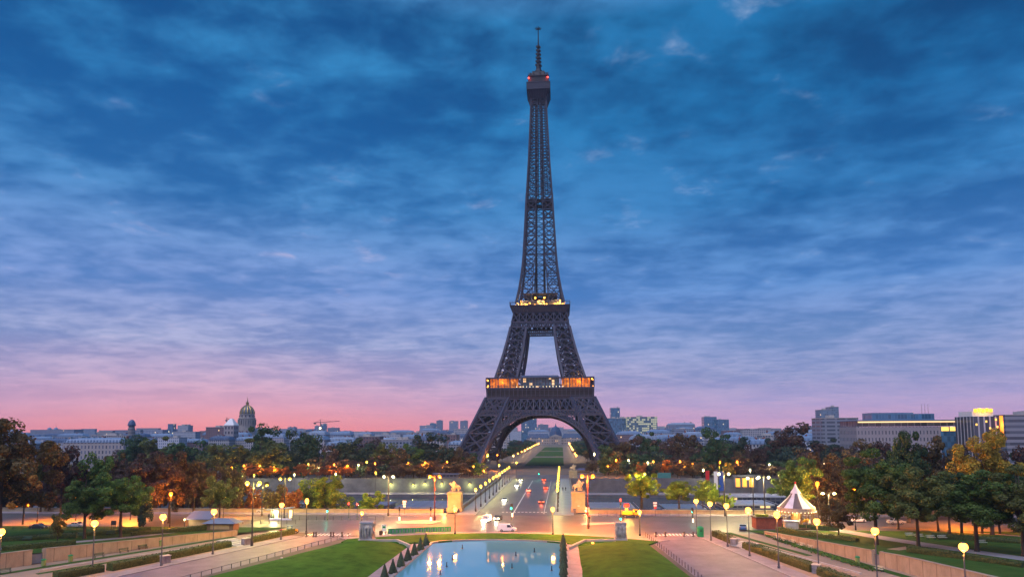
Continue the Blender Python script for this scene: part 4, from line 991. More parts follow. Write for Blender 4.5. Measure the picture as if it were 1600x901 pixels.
tree(1478, 735, 34, 158, 'dark', 'dark tree between the two drooping trees of the right terrace', 'near', .3, 1.5, var=0)
# mass of the far wood, left of the tower
for i, (px, top, hw, d, kd, lab) in enumerate((
 (212, 681, 26, 372, 'dark', 'dark green tree of the far wood, leftmost of the two under the round turret'), (246, 681, 28, 376, 'olive', 'olive tree of the far wood right of the one under the round turret'),
 (287, 684, 34, 370, 'dark', 'wide dark tree of the far wood below the brick block'), (345, 693, 30, 372, 'olive', 'low tree of the far wood below the white peaked tower'),
 (410, 664, 30, 392, 'dark', 'tall dark tree top right of the domed church'), (408, 684, 44, 372, 'olive', 'broad round green tree below the domed church'),
 (478, 667, 33, 392, 'dark', 'tall dark round tree under the crane'), (452, 694, 22, 376, 'blue', 'deep blue shaded tree left of the tall one under the crane'),
 (520, 694, 18, 384, 'plum', 'small plum tree right of the tall one under the crane'), (552, 683, 32, 392, 'blue', 'wide blue green tree in the middle of the left wood'), (575, 682, 22, 410, 'plum', 'reddish tree top behind the wide blue green tree'),
 (604, 691, 24, 392, 'olive', 'olive tree left of the biggest dark tree'), (668, 677, 34, 402, 'blue', 'biggest dark tree left of the iron tower'), (640, 692, 24, 396, 'green', 'green tree leaning on the biggest dark tree'),
 (702, 692, 22, 398, 'brown', 'brownish tree between the dark tree and the iron leg'), (622, 700, 20, 380, 'brown', 'tawny tree below the left wood'), (495, 715, 16, 372, 'russet', 'small russet tree at the foot of the tall dark one'), (655, 716, 14, 366, 'dark', 'small dark bush tree before the russet row'),
 (730, 708, 20, 392, 'brown', 'brown tree hiding the left foot of the iron tower'), (748, 722, 14, 376, 'green', 'small green tree at the left foot of the iron tower'), (590, 712, 22, 378, 'plum', 'plum brown tree above the quay lamps'), (545, 716, 24, 374, 'plum', 'low plum tree behind the orange lit quay trees'), (325, 712, 24, 374, 'dark', 'dark low tree behind the thin brown ones'), (378, 716, 22, 374, 'plum', 'low plum tree below the broad round green tree'))):
    tree(px, top, hw, d, kd, lab, 'mid', .12)
lit_ps = ((395, 727, 15), (421, 728, 14), (445, 727, 10), (475, 724, 16), (508, 727, 17), (541, 728, 18), (612, 733, 15), (646, 722, 22), (678, 720, 24), (712, 721, 24), (630, 728, 18))
for i, (px, top, hw) in enumerate(lit_ps):
    tree(px, top, hw, 358 + (i % 3) * 4, 'orange' if i < 6 else 'russet', f"{'orange lit' if i < 6 else 'russet'} small tree on the far quay left of the tower, {ORD[sorted(a[0] for a in lit_ps).index(px)]} from the left", 'mid', .25, 0, 'small autumn trees along the far quay, left')
# right of the tower
for i, (px, top, hw, d, kd, lab) in enumerate((
 (968, 690, 24, 402, 'brown', 'brown tree right against the right iron leg'), (990, 683, 24, 410, 'plum', 'dull tree second from the right iron leg'), (1012, 674, 22, 430, 'dark', 'dark crown rising below the slim glass tower'), (1040, 680, 26, 408, 'plum', 'reddish tree below the lit glass block'),
 (1072, 677, 26, 402, 'brown', 'brown tree right of the reddish one below the glass block'), (1112, 670, 28, 400, 'dark', 'dark green tall tree in the right wood'), (1146, 678, 24, 402, 'blue', 'blue green tree next to the dark tall one'), (1180, 692, 26, 396, 'plum', 'low plum tree in the right wood'), (1208, 682, 24, 412, 'blue', 'bluish tree left of the big round brown tree'),
 (1243, 663, 38, 402, 'plum', 'big round brown tree below the stepped pale tower'), (1290, 684, 26, 404, 'blue', 'bluish low tree right of the big round brown tree'), (1318, 692, 22, 396, 'plum', 'plum tree below the balconied block'), (1000, 708, 26, 384, 'dark', 'dark low tree behind the far carousel'), (1030, 706, 24, 386, 'blue', 'dark blue tree behind the orange quay trees'),
 (945, 712, 18, 388, 'dark', 'dark tree hiding the right foot of the iron tower'), (925, 720, 12, 400, 'brown', 'small brown tree inside the right iron leg'), (1060, 712, 26, 384, 'plum', 'plum tree with bare pale limbs in the right wood'), (1095, 708, 24, 384, 'dark', 'shaded tree beneath the tall dark one'), (1150, 712, 24, 380, 'dark', 'shaded tree left of the orange domed one'), (1220, 716, 24, 380, 'dark', 'dark tree above the pier lamps'), (1385, 690, 22, 300, 'plum', 'plum tree left of the dark pointed tree'), (1350, 688, 24, 320, 'brown', 'brown tree below the long stone building'))):
    tree(px, top, hw, d, kd, lab, 'mid', .12)
rit = ((1002, 721, 10, 'orange'), (1025, 720, 10, 'russet'), (1038, 718, 10, 'orange'), (1058, 724, 12, 'russet'), (1082, 716, 20, 'russet'), (1096, 722, 10, 'orange'), (1140, 722, 9, 'gold'), (1158, 713, 22, 'russet'), (1198, 726, 14, 'russet'))
for i, (px, top, hw, kd) in enumerate(rit):
    tree(px, top, hw, 358 + (i % 3) * 4, kd, f"{kd if kd != 'gold' else 'golden'} small tree on the far quay right of the tower, {ORD[i]} from the left", 'mid', .2, 0, 'small autumn trees along the far quay, right')
# dense filling of the woods: every tree its own object
gq = random.Random(77)
def wood(px0, px1, step, tops, d, kinds, lab, grp, hw=17, lod='far', cb=.1, z0=0):
    px = px0
    while px < px1:
        kd = gq.choice(kinds); tree(px, gq.uniform(*tops), hw * gq.uniform(.8, 1.25), d * gq.uniform(.97, 1.04), kd, lab, lod, cb, z0, grp); px += step * gq.uniform(.7, 1.3)
wood(190, 745, 15, (698, 708), 398, ('dark', 'blue', 'plum', 'olive', 'blue'), 'shadowed bushy tree filling the far wood west of the tower', 'filling trees of the far wood, one side')
wood(950, 1345, 15, (694, 706), 400, ('dark', 'blue', 'plum', 'blue', 'brown'), 'shadowed bushy tree filling the far wood east of the tower', 'filling trees of the far wood, other side')
wood(375, 740, 17, (722, 728), 372, ('plum', 'dark', 'brown', 'blue'), 'low dusky bush tree behind the lit quay trees', 'low dusky trees along the far quay', 11)
wood(975, 1300, 17, (721, 727), 372, ('plum', 'dark', 'brown', 'blue'), 'low dusky bush tree behind the far carousel and banners', 'low dusky trees behind the banners', 11)
wood(-10, 380, 20, (712, 735), 214, ('plum', 'brown', 'dark', 'brown', 'russet'), 'dusky autumn tree in the dense belt behind the terrace trees', 'dense belt of trees beside the river', 22, 'mid', .12, -3)
wood(1275, 1640, 22, (705, 730), 214, ('plum', 'brown', 'dark', 'russet'), 'dusky autumn tree in the dense belt behind the gnarled tree', 'dense belt of trees behind the gnarled tree', 24, 'mid', .12, -3)
wood(1400, 1640, 30, (735, 755), 172, ('dark', 'olive', 'green'), 'shaded green tree in the second row of the garden', 'second row garden trees', 26, 'mid', .3, 0)
# trimmed rows and wood beside the long lawn
for s, xo, nm in ((-1, -50, 'left'), (1, 20, 'right')):
    for k in range(14):
        d = 560 + k * 46; me, tm = CR['far'][k % 4]
        t = thing('trimmed_tree', f'dark trimmed tree in the lamp lit row on the {nm} of the long lawn', 'tree', (xo + s * 1.5, d, 0), k, f'trimmed trees {nm} of the long lawn')
        c = bpy.data.objects.new('crown', me); COL.objects.link(c); c.parent = t; c.location = (0, 0, 6.0); c.scale = (5.5, 11, 3.6); setmat(c, F['brown'] if k % 3 == 0 else F['dark'])
        k_ = bpy.data.objects.new('trunk', tm); COL.objects.link(k_); k_.parent = t; k_.scale = (6, 6, 8)
    for k in range(22):
        d = 560 + (k % 11) * 66 + rnd.uniform(-15, 15); x = xo + s * (14 + 20 * (k // 11) + rnd.uniform(-4, 8)); hh = rnd.uniform(8.5, 13) ; me, tm = CR['far'][k % 4]
        t = thing('park_tree', f'shadowy tree in the wood on the {nm} of the long lawn', 'tree', (x, d, 0), k, f'park wood {nm} of the long lawn')
        c = bpy.data.objects.new('crown', me); COL.objects.link(c); c.parent = t; c.location = (0, 0, hh * .58); c.scale = (8, 9, hh * .45); setmat(c, F[('dark', 'blue', 'plum', 'olive')[k % 4]])
        k_ = bpy.data.objects.new('trunk', tm); COL.objects.link(k_); k_.parent = t; k_.scale = (hh * .6, hh * .6, hh)
# clipped cones beside the pool
def cone_mesh(seed):
    m = MB(); g = random.Random(seed); n = 18
    for k in range(3):
        prof = [(1.02, .12), (1.0, .5), (.72, 1.7), (.40, 2.9), (.14, 3.8), (.02, 4.05)]
    vs = []; fs = []
    for r_, z in prof:
        for i in range(n):
            a = 2 * math.pi * i / n; rr_ = r_ * (1 + g.uniform(-.06, .06)); vs.append((rr_ * math.cos(a), rr_ * math.sin(a), z + g.uniform(-.04, .04)))
    for k in range(len(prof) - 1):
        for i in range(n): fs.append((k * n + i, k * n + (i + 1) % n, (k + 1) * n + (i + 1) % n, (k + 1) * n + i))
    fs.append(tuple(range(n))[::-1]); m.add(vs, fs)
    for i in range(500):
        z = g.uniform(.15, 4.0); a = g.uniform(0, 6.28); r_ = 1.02 * (1 - (z - .3) / 3.8) if z > .4 else 1.0; r_ = max(.04, r_) * 1.03; s = .12
        c = Vector((r_ * math.cos(a), r_ * math.sin(a), z)); u = Vector((g.gauss(0, 1), g.gauss(0, 1), g.gauss(0, 1))).normalized() * s; v = Vector((g.gauss(0, 1), g.gauss(0, 1), g.gauss(0, 1))).normalized() * s
        m.add([c - u, c + v, c + u, c - v], [(0, 1, 2, 3)])
    return m
CONEL = foliage('clipped_yew', (.022, .032, .018), (.042, .055, .028), (.062, .075, .036), .1)
first = None
ly = [147.5, 141.8, 136.0, 130.2, 124.5, 118.6, 113]
for s, X in ((-1, AX - hw - 2.1), (1, AX + hw + 1.0)):
    for i, y in enumerate(ly):
        lab = f"dark clipped cone shrub on the {'left' if s < 0 else 'right'} pool terrace, {'farthest from the viewer' if i == 0 else ORD[i] + ' counting from the far end'}"
        if first is None:
            first = thing('cone_shrub', lab, 'shrub', (X, y, .1), 0, 'clipped cone shrubs along the pool'); first.scale = (.8, .8, .69); cone_mesh(1).build('clipped_foliage', CONEL, first); m = MB(); m.tube((0, 0, -.05), (0, 0, .5), .12, .1, 7); m.build('stem', BARK, first)
        else: dup(first, (X, y, .1), i * 1.3 + s, lab, None, (.8 * (1 + .05 * math.sin(i * 2.1)), .8, .69 * (1 + .06 * math.sin(i * 3.7 + s))))
# hedges
HEDGE = foliage('hedge_leaves', (.020, .032, .010), (.042, .060, .016), (.075, .085, .022), .1)
def hedge(pa, pb, w, h, label, z=0.03, mat=None, name='clipped_hedge'):
    a, b = P(*pa, z), P(*pb, z); d = b - a; L = d.length; u = d.normalized(); n = Vector((-u.y, u.x, 0)); g = random.Random(int(pa[0] * 7 + pa[1])); m = MB()
    ns = max(4, int(L / 1.2)); vs = []; fs = []; prof = [(-.5, 0), (-.52, .6), (-.46, .95), (0, 1.02), (.46, .95), (.52, .6), (.5, 0)]; K = len(prof)
    for i in range(ns + 1):
        p = a + u * (L * i / ns)
        for (pw, ph) in prof: vs.append(tuple(p + n * (pw * w + g.uniform(-.07, .07)) + Vector((0, 0, ph * h + (g.uniform(-.07, .07) if ph > 0 else -.05)))))
    for i in range(ns):
        for k in range(K - 1): fs.append((i * K + k, i * K + k + 1, (i + 1) * K + k + 1, (i + 1) * K + k))
    fs.append(tuple(range(K))); fs.append(tuple(range(ns * K, ns * K + K))[::-1]); m.add(vs, fs)
    for i in range(int(L * 26)):
        t = g.random() * L; e = g.choice([-1, 1, 0, 0]); c = a + u * t + n * (e * w * .52 if e else g.uniform(-.5, .5) * w) + Vector((0, 0, g.uniform(.1, .98) * h if e else h * 1.0)); s = .14
        p = Vector((g.gauss(0, 1), g.gauss(0, 1), g.gauss(0, 1))).normalized() * s; q_ = Vector((g.gauss(0, 1), g.gauss(0, 1), g.gauss(0, 1))).normalized() * s
        m.add([c - p, c + q_, c + p, c - q_], [(0, 1, 2, 3)])
    return tag(m.build(name, mat or HEDGE), label, 'hedge')
# ------------------------------------------------------------------ garden terraces and their walls
def hT(y): return max(0.0, min(1.0, (174 - y) / 50)) * 2.25
def terrace(name, xw, xo, mat):
    m = MB(); vs = []; fs = []; NY, NX = 26, 10
    for j in range(NY + 1):
        y = 58 + (176 - 58) * j / NY
        for i in range(NX + 1):
            x = xw(y) + (xo - xw(y)) * i / NX; vs.append((x, y, hT(y) - .01 if y < 174 else -.03))
    for j in range(NY):
        for i in range(NX):
            k = j * (NX + 1) + i; f = (k, k + 1, k + NX + 2, k + NX + 1); fs.append(f if xo > xw(100) else f[::-1])
    m.add(vs, fs, mat); return struct(name, m, smooth=True)
def xline(line): 
    a, b = line; return lambda y: a.x + (b.x - a.x) * (y - a.y) / (b.y - a.y)
xwL, xwR = xline(wL), xline(wR)
terrace('garden_ground', lambda y: xwL(y) - .2, -260, GRASS_D); terrace('garden_ground', lambda y: xwR(y) + .2, 260, GRASS_D)
def on_terrace(pxs, dz=.03): 
    out = []
    for x, y in pxs:
        p = P(x, y, 1.5)
        for _ in range(6): p = P(x, y, hT(p.y) + dz)
        out.append(p)
    return out
def path_strip(name, pxs, w, mat, dz=.03):
    q = on_terrace(pxs, dz); m = MB(); L = []; R_ = []
    pts = []
    for a, b in zip(q, q[1:]): pts += [a.lerp(b, k / 8) for k in range(8)]
    pts.append(q[-1])
    for i, p in enumerate(pts):
        d = (pts[min(i + 1, len(pts) - 1)] - pts[max(0, i - 1)]); d.z = 0; d.normalize(); n = Vector((-d.y, d.x, 0)) * w / 2
        a, b = p + n, p - n; a.z = hT(a.y) + dz; b.z = hT(b.y) + dz; L.append(a); R_.append(b)
    for i in range(len(pts) - 1): m.add([R_[i], R_[i + 1], L[i + 1], L[i]], [(0, 1, 2, 3)], mat)
    struct(name, m)
PATHM = surf('grey_path', (.20, .21, .24), .7, .15, .3)
path_strip('left_garden_path', [(-60, 862), (60, 851), (140, 844), (210, 838), (290, 828)], 3.4, PATHM)
path_strip('right_garden_path', [(1680, 886), (1600, 872), (1500, 858), (1400, 843), (1330, 831), (1280, 822)], 5.0, PATHM)
path_strip('right_back_path', [(1700, 846), (1560, 834), (1440, 826), (1360, 822)], 2.2, SAND)
path_strip('sand_bed', [(1395, 858), (1440, 852), (1480, 856)], 2.5, SAND, .02)
def garden_wall(label, line, y0, y1, out):
    f = xline(line); t = thing('garden_wall', label, 'wall'); n = 14; m = MB(); c = MB()
    for k in range(n):
        ya, yb = y0 + (y1 - y0) * k / n, y0 + (y1 - y0) * (k + 1) / n; xa, xb = f(ya), f(yb); za, zb = hT(ya) + .62, hT(yb) + .62; o = out * .55
        m.add([(xa, ya, -.1), (xb, yb, -.1), (xb + o, yb, -.1), (xa + o, ya, -.1), (xa, ya, za), (xb, yb, zb), (xb + o, yb, zb), (xa + o, ya, za)], [(0, 1, 5, 4), (2, 3, 7, 6), (1, 2, 6, 5), (3, 0, 4, 7), (4, 5, 6, 7)])
        e = -out * .1
        c.add([(xa + e, ya, za), (xb + e, yb, zb), (xb + o - e, yb, zb), (xa + o - e, ya, za), (xa + e, ya, za + .14), (xb + e, yb, zb + .14), (xb + o - e, yb, zb + .14), (xa + o - e, ya, za + .14)], [(0, 1, 5, 4), (2, 3, 7, 6), (1, 2, 6, 5), (3, 0, 4, 7), (4, 5, 6, 7), (0, 3, 2, 1)])
    j = MB(); L = math.hypot(y1 - y0, f(y1) - f(y0)); rz_ = math.atan2(y1 - y0, f(y1) - f(y0))
    for k in range(int(L / 2.8)):
        y = y0 + (y1 - y0) * (k + .5) / int(L / 2.8); hj = hT(y) + .6; j.box((f(y), y, hj / 2), (.07, .05, hj), rz_)
    j.build('joint', surf('dark_wall_joint', (.15, .12, .09), .9), t)
    m.build('wall_body', STONE, t); c.build('coping', surf('wall_coping', (.30, .25, .20), .8, .2, .5), t); return t
def dpt(px, py): return P(px, py).y
garden_wall('pale stone garden wall at the lower left corner, left of the gate', wL, 70, dpt(56, 882), -1)
garden_wall('long pale stone garden wall on the left, running from the gate to the kiosks', wL, dpt(77, 879), dpt(371, 836), -1)
garden_wall('pale stone garden wall at the lower right, nearer than the gate', wR, 70, dpt(1394, 884), 1)
garden_wall('long pale stone garden wall on the right, running from the gate to the carousel', wR, dpt(1383, 881), dpt(1196, 836.5), 1)
for lab, f, ya, yb, o in (('blue grey gate in the gap of the left garden wall', xwL, dpt(57, 882), dpt(76, 879), -1), ('blue grey gate in the gap of the right garden wall', xwR, dpt(1393.5, 884), dpt(1383.5, 881), 1)):
    t = thing('garden_gate', lab, 'gate', (f((ya + yb) / 2) + o * .5, (ya + yb) / 2, 0)); L = math.hypot(yb - ya, f(yb) - f(ya)); rz = math.atan2(yb - ya, f(yb) - f(ya))
    m = MB(); m.box((0, 0, 1.05), (L - .1, .12, 1.9), rz); m.build('gate_panel', surf('blue_grey_metal', (.14, .18, .26), .5), t)
    m = MB(); u = Vector((math.cos(rz), math.sin(rz), 0)) * (L / 2)
    for s in (-1, 1): m.box((u.x * s, u.y * s, 1.4), (.35, .5, 2.8), rz)
    m.build('gate_post', STONE, t)
# hedges beside the avenues and on the terraces
hedge((86, 905), (159, 892), 1.9, 1.35, 'dark clipped hedge at the bottom left, nearest to the viewer'); hedge((171, 891), (357, 853.5), 1.9, 1.4, 'long dark clipped hedge along the left pavement')
hedge((386, 848), (457, 833), 1.8, 1.3, 'short clipped hedge at the far end of the left pavement beside the small tractor')
hedge((1118, 837), (1147, 849), 1.8, 1.4, 'short clipped hedge at the far end of the right pavement'); hedge((1166, 856), (1272, 893), 1.9, 1.4, 'long clipped hedge along the right pavement between the steps'); hedge((1284, 897), (1340, 918), 1.9, 1.4, 'clipped hedge at the bottom edge on the right')
for lab, pxs in (('dark low hedge on the left terrace behind the path', [(0, 846), (120, 838.5)]), ('dark low hedge behind the two green terrace trees', [(122, 838), (235, 829)]), ('low hedge on top of the left garden wall near the gate', [(2, 861), (118, 850)]), ('thin hedge on the left garden wall toward the kiosks', [(205, 838), (340, 824)]),
                 ('long low hedge on top of the right garden wall', [(1600, 888), (1420, 860)]), ('hedge on the right garden wall between the gate and the carousel', [(1340, 848), (1215, 829)]), ('dark bushy hedge around the near carousel', [(1310, 828), (1218, 824)]), ('dark hedge in the back of the right terrace', [(1600, 850), (1455, 838)])):
    q = on_terrace(pxs); za = (q[0].z + q[1].z) / 2; 
    a, b = q; 
    o = hedge(pxs[0], pxs[1], 1.5, 1.1, lab, za)
# white kerb walls and steps beside the hedges
lowwall([(60, 893), (100, 886), (358, 848)], .35, .4, 'long low white kerb behind the left hedge', CONC); lowwall([(386, 842), (462, 828)], .35, .4, 'short low white kerb behind the far left hedge', CONC)
lowwall([(1125, 833), (1156, 843)], .35, .4, 'short low white kerb behind the far right hedge', CONC); lowwall([(1172, 850), (1345, 897)], .35, .4, 'long low white kerb behind the right hedge', CONC)
def steps(name, pa, pb, n, w, label):
    a, b = P(*pa), P(*pb); t = thing(name, label, 'steps', a); d = (b - a); rz = math.atan2(d.y, d.x)
    m = MB()
    for k in range(n): p = d * ((k + .5) / n); m.box((p.x, p.y, .06 + .07 * k), (d.length / n * 1.02, w, .14 + .14 * k), rz)
    m.build('treads', CONC, t)
steps('garden_steps', (384, 852), (352, 846), 5, 4.2, 'short flight of pale steps between the left hedges'); steps('garden_steps', (1150, 856), (1172, 851), 5, 4.2, 'short flight of pale steps between the right hedges')
# ------------------------------------------------------------------ street lamps
def globe_lamp():
    t = thing('street_lamp', 'lamp', 'street lamp', (0, 0, 0))
    m = MB(); m.lathe([(.26, 0), (.26, .3), (.2, .4), (.17, 1.1), (.2, 1.15), (.13, 1.25), (.1, 3.2), (.085, 8.2), (.12, 8.25), (.07, 8.4)], 10); m.build('pole', POLE, t)
    m = MB(); m.lathe([(.18, 8.38), (.44, 8.54), (.58, 8.82), (.58, 9.08), (.44, 9.38), (.14, 9.54)], 12); m.build('lamp_globe', LAMPG, t, True)
    m = MB(); m.lathe([(.28, 9.43), (.2, 9.56), (.05, 9.68)], 10); m.build('cap', POLE, t)
    point(t, (0, 0, 8.1), 1500, (1, .38, .06), .3); return t
GL = globe_lamp(); used = []
def put(proto, loc, label, group, sz=1.0, rz=0):
    if proto.name not in used: used.append(proto.name); proto.location = loc; proto.scale = (1, 1, sz); proto.rotation_euler = (0, 0, rz); proto['label'] = label; proto['group'] = group; kidsof = KIDS.setdefault(proto.name, [(c, kids(c)) for c in kids(proto)]); return proto
    return dup(proto, loc, rz, label, group, (1, 1, sz))
avL = [(2, 828, 915), (148, 815, 901), (252, 805, 884), (332.5, 797, 866), (439, 787, 843)]
avR = [(1089, 781, 834), (1111, 785, 844.5), (1137, 788, 854), (1171.5, 794.5, 869), (1217, 801, 888), (1276, 812, 910), (1367, 826.5, 940), (1505, 851, 985)]
for lst, s in ((avL, 'left'), (avR, 'right')):
    for i, (px, top, base) in enumerate(lst):
        p = P(px, base); H_ = PD(px, top, p.y).z
        if base > 900:
            p = P(px, top, 9.4); H_ = 9.4; p.z = 0
        put(GL, (p.x, p.y, .13), f"orange globe lamp on grey post beside the {s} avenue, {(ORD[i] + ' from the left') if s == 'left' else (ORD[i] + ' from the bridge end')}", f'globe lamps along the {s} avenue', (H_ - .13) / 9.2)
def short_lamp():
    t = thing('crossing_lamp', 'lamp', 'street lamp', (0, 0, 0))
    m = MB(); m.lathe([(.24, 0), (.24, .5), (.14, .6), (.11, 2.6), (.17, 2.7), (.1, 2.8), (.08, 5.6), (.12, 5.65), (.07, 5.8)], 10); m.build('pole', POLE_D, t)
    m = MB(); m.lathe([(.16, 5.8), (.36, 5.95), (.46, 6.22), (.46, 6.45), (.34, 6.7), (.1, 6.82)], 12); m.build('lamp_globe', LAMPG, t, True)
    point(t, (0, 0, 5.5), 6000, (1, .30, .025), .3); return t
SL = short_lamp()
for px, top, base, lab in ((478.5, 782, 834, 'orange globe lamp at the end of the left avenue'), (565, 801, 828, 'orange globe lamp half hidden behind the left carved stone block'), (711, 795, 835, 'orange globe lamp on a dark post just left of the headlights'), (864, 795, 836, 'orange globe lamp on a dark post right of the white van, before the bridge'), (1000, 799.5, 837, 'orange globe lamp right of the right carved stone block')):
    p = P(px, base); H_ = PD(px, top, p.y).z; put(SL, (p.x, p.y, .1), lab, 'globe lamps around the crossing', H_ / 6.4)
def double_lamp(gm, col, pw, dark=False):
    t = thing('double_street_lamp', 'lamp', 'street lamp', (0, 0, 0))
    m = MB(); m.lathe([(.32, 0), (.32, .8), (.2, 1.0), (.15, 5), (.09, 11.3)], 9); m.build('pole', surf('rusty_red_post', (.12, .03, .02), .5) if dark else POLE_D, t)
    m = MB(); m.beam((-1.5, 0, 11.4), (1.5, 0, 11.4), .1); m.beam((0, 0, 10.4), (1.1, 0, 11.35), .07); m.beam((0, 0, 10.4), (-1.1, 0, 11.35), .07); m.build('arm', POLE_D, t)
    for s in (-1, 1):
        m = MB(); m.lathe([(.2, 11.45), (.42, 11.25), (.46, 11.05), (.3, 10.85), (.05, 10.8)][::-1], 10, (s * 1.45, 0, 0)); m.build('lamp_head', gm, t, True)
        point(t, (s * 1.45, 0, 10.6), pw, col, .35)
    return t
DY = double_lamp(LAMPY, (.95, .75, .15), 4500); DO = double_lamp(LAMPO, (1, .23, .010), 38000, True); DW = double_lamp(LAMPW, (1, .75, .28), 4500)
for proto, rows in ((DY, ((393.5, 752.5, 853, 'yellow green double street lamp on a tall post behind the left avenue'), (444, 746.5, 812, 'yellow green double lamp between the bus shelter and the round green tree'), (409, 757, 806, 'yellow double lamp above the low autumn trees on the left'), (1001.5, 739, 793, 'yellow green double lamp glowing inside the dense green tree'))),
                    (DO, ((679, 742.5, 813, 'bright orange double lamp on a red post left of the left statue'), (919, 741.5, 826, 'bright orange double lamp on a tall post right of the right statue'))),
                    (DW, ((606.5, 743, 806, 'pale yellow double lamp on a dark post left of the orange one'), (1133, 738.5, 806, 'pale double lamp right of the blue banner'), (1178, 745.5, 807, 'pale double lamp left of the near carousel, left of two'), (1195.5, 744, 807, 'pale double lamp left of the near carousel, right of two'), (1297, 769.5, 826, 'yellow double lamp among the trees right of the near carousel')))):
    for px, top, base, lab in rows:
        p = P(px, base); H_ = PD(px, top, p.y).z; o_ = put(proto, (p.x, p.y, .1), lab, 'double street lamps around the crossing', H_ / 11.4)
        if px == 1001.5:                              # this one burns much brighter
            for c_ in kids(o_):
                if c_.type == 'LIGHT': c_.data = c_.data.copy(); c_.data.energy = 9000; c_.data.color = (.85, .9, .12)
def sodium_lamp():
    t = thing('sodium_lamp', 'lamp', 'street lamp', (0, 0, 0))
    m = MB(); m.lathe([(.2, 0), (.18, .8), (.1, 1.2), (.07, 9.2)], 8); m.build('pole', POLE_D, t); m = MB(); m.ball((0, 0, 9.4), .5, 10, 6); m.build('lamp_globe', LAMPO, t, True)
    point(t, (0, 0, 8.7), 11000, (1, .27, .018), .4); return t
SO = sodium_lamp()
for px, top, d, lab in ((267, 771, 172, 'bright orange star like lamp among the trees on the left'), (1334, 762, 176, 'bright orange lamp in front of the gnarled tree'), (1277, 755, 184, 'orange lamp shining through leaves behind the near carousel'), (60, 778, 182, 'orange lamp behind the huge brown tree lighting the street'), (120, 776, 186, 'orange lamp hidden behind the left green terrace tree'), (205, 776, 188, 'orange lamp hidden behind the right green terrace tree'), (350, 776, 190, 'orange lamp behind the left kiosks'), (1500, 776, 182, 'orange lamp hidden behind the right terrace trees'), (777, 710.5, 430, 'orange star like lamp at the foot of the left iron leg'), (963, 718, 372, 'orange star like lamp above the far carousel')):
    p = PD(px, top, d); o_ = put(SO, (p.x, d, 0), lab, 'sodium lamps among the trees', p.z / 9.4)
    if top in (778, 776):                              # shielded street lanterns: they only light the road below
        for c_ in kids(o_):
            if c_.type == 'LIGHT':
                l_ = bpy.data.lights.new('lamp_light', 'SPOT'); l_.energy = 42000; l_.color = (1, .25, .012); l_.spot_size = R(150); l_.spot_blend = .5; l_.shadow_soft_size = .3;
                n_ = bpy.data.objects.new('lamp_light', l_); COL.objects.link(n_); n_.parent = o_; n_.location = c_.location; bpy.data.objects.remove(c_)
def small_lamp(gm, col, pw):
    t = thing('park_lamp', 'lamp', 'street lamp', (0, 0, 0)); m = MB(); m.lathe([(.2, 0), (.15, .5), (.09, .7), (.07, 7.6)], 6); m.build('pole', POLE_D, t)
    m = MB(); m.ball((0, 0, 7.9), .48, 8, 5); m.build('lamp_globe', gm, t, True); 
    if pw: point(t, (0, 0, 7.2), pw, col, .3)
    return t
FO = small_lamp(LAMPO, (1, .38, .05), 6000); FW = small_lamp(LAMPW, (1, .85, .5), 2200); FY = small_lamp(LAMPY, (.95, .8, .25), 2500)
far = []
for px, y, pr in ((406, 727, FO), (428, 729, FO), (482, 724.6, FY), (499, 730, FW), (522, 725, FO), (543, 727, FO), (573, 721, FY), (586, 723, FO), (638, 722.6, FO), (664, 722, FO), (698.5, 721, FO), (362, 729.5, FO), (381, 727, FO), (85, 724, FW), (560, 726, FW), (928.6, 709, FW), (982, 718.5, FW), (1021, 720.5, FO), (1062.5, 720, FO), (1012, 722, FW), (1125, 721, FO), (1152, 720.5, FO), (1202, 725, FW), (1288, 724.5, FW), (1258, 720.5, FO), (1082, 724, FO), (762, 710.5, FY), (756, 735, FO), (740, 728, FO), (780, 726, FY), (807, 722.5, FY), (950, 728, FO)):
    far.append((px, y, pr, 362 if y < 730 else 366, 0))
for px, y, pr in ((397, 742, FY), (460, 741, FW), (524.5, 740, FW), (587, 738, FY), (1099, 734, FW), (1172, 734, FW)): far.append((px, y, pr, 338, -6.2))
far.sort(key=lambda a: a[0]); xs = [a[0] for a in far]
for i, (px, y, pr, d, z0) in enumerate(far):
    p = PD(px, y, d); c = {FO: 'orange', FW: 'white', FY: 'yellow'}[pr]; side = 'left' if px < 845 else 'right'; same = [a[0] for a in far if a[2] == pr and (a[0] < 845) == (px < 845)]
    put(pr, (p.x, d, z0), f"small {c} far bank lamp {side} of the tower, {ORD[same.index(px)]} {c} one from the left", f'small lamps on the far bank {side}', max(.3, (p.z - z0) / 7.9))
def bridge_lamp():
    t = thing('bridge_lamp', 'lamp', 'street lamp', (0, 0, 0)); m = MB(); m.lathe([(.3, 0), (.3, .9), (.18, 1.1), (.13, 2.2), (.09, 6.3), (.16, 6.4)], 8); m.build('pole', POLE_D, t)
    m = MB(); m.lathe([(.16, 6.42), (.40, 6.7), (.44, 7.1), (.2, 7.4), (.04, 7.5)], 10); m.build('lamp_globe', LAMPY, t, True); point(t, (0, 0, 6.1), 900, (.95, .85, .28), .3); return t
BL = bridge_lamp()
for s, x in (('left', AX - 13.2), ('right', AX + 13.3)):
    for i in range(11): put(BL, (x, 211 + i * 13.4, .15), f"yellow lamp on dark post, {s} side of the bridge, {ORD[i]} from the near end", f'lamps along the {s} side of the bridge')
def lawn_lamp():
    t = thing('lawn_lamp', 'lamp', 'street lamp', (0, 0, 0)); m = MB(); m.lathe([(.2, 0), (.12, .6), (.08, 5.0)], 6); m.build('pole', POLE_D, t); m = MB(); m.ball((0, 0, 5.4), .75, 8, 5); m.build('lamp_globe', LAMPG, t, True); point(t, (0, 0, 4.3), 5000, (1, .58, .18), .3); return t
CL = lawn_lamp()
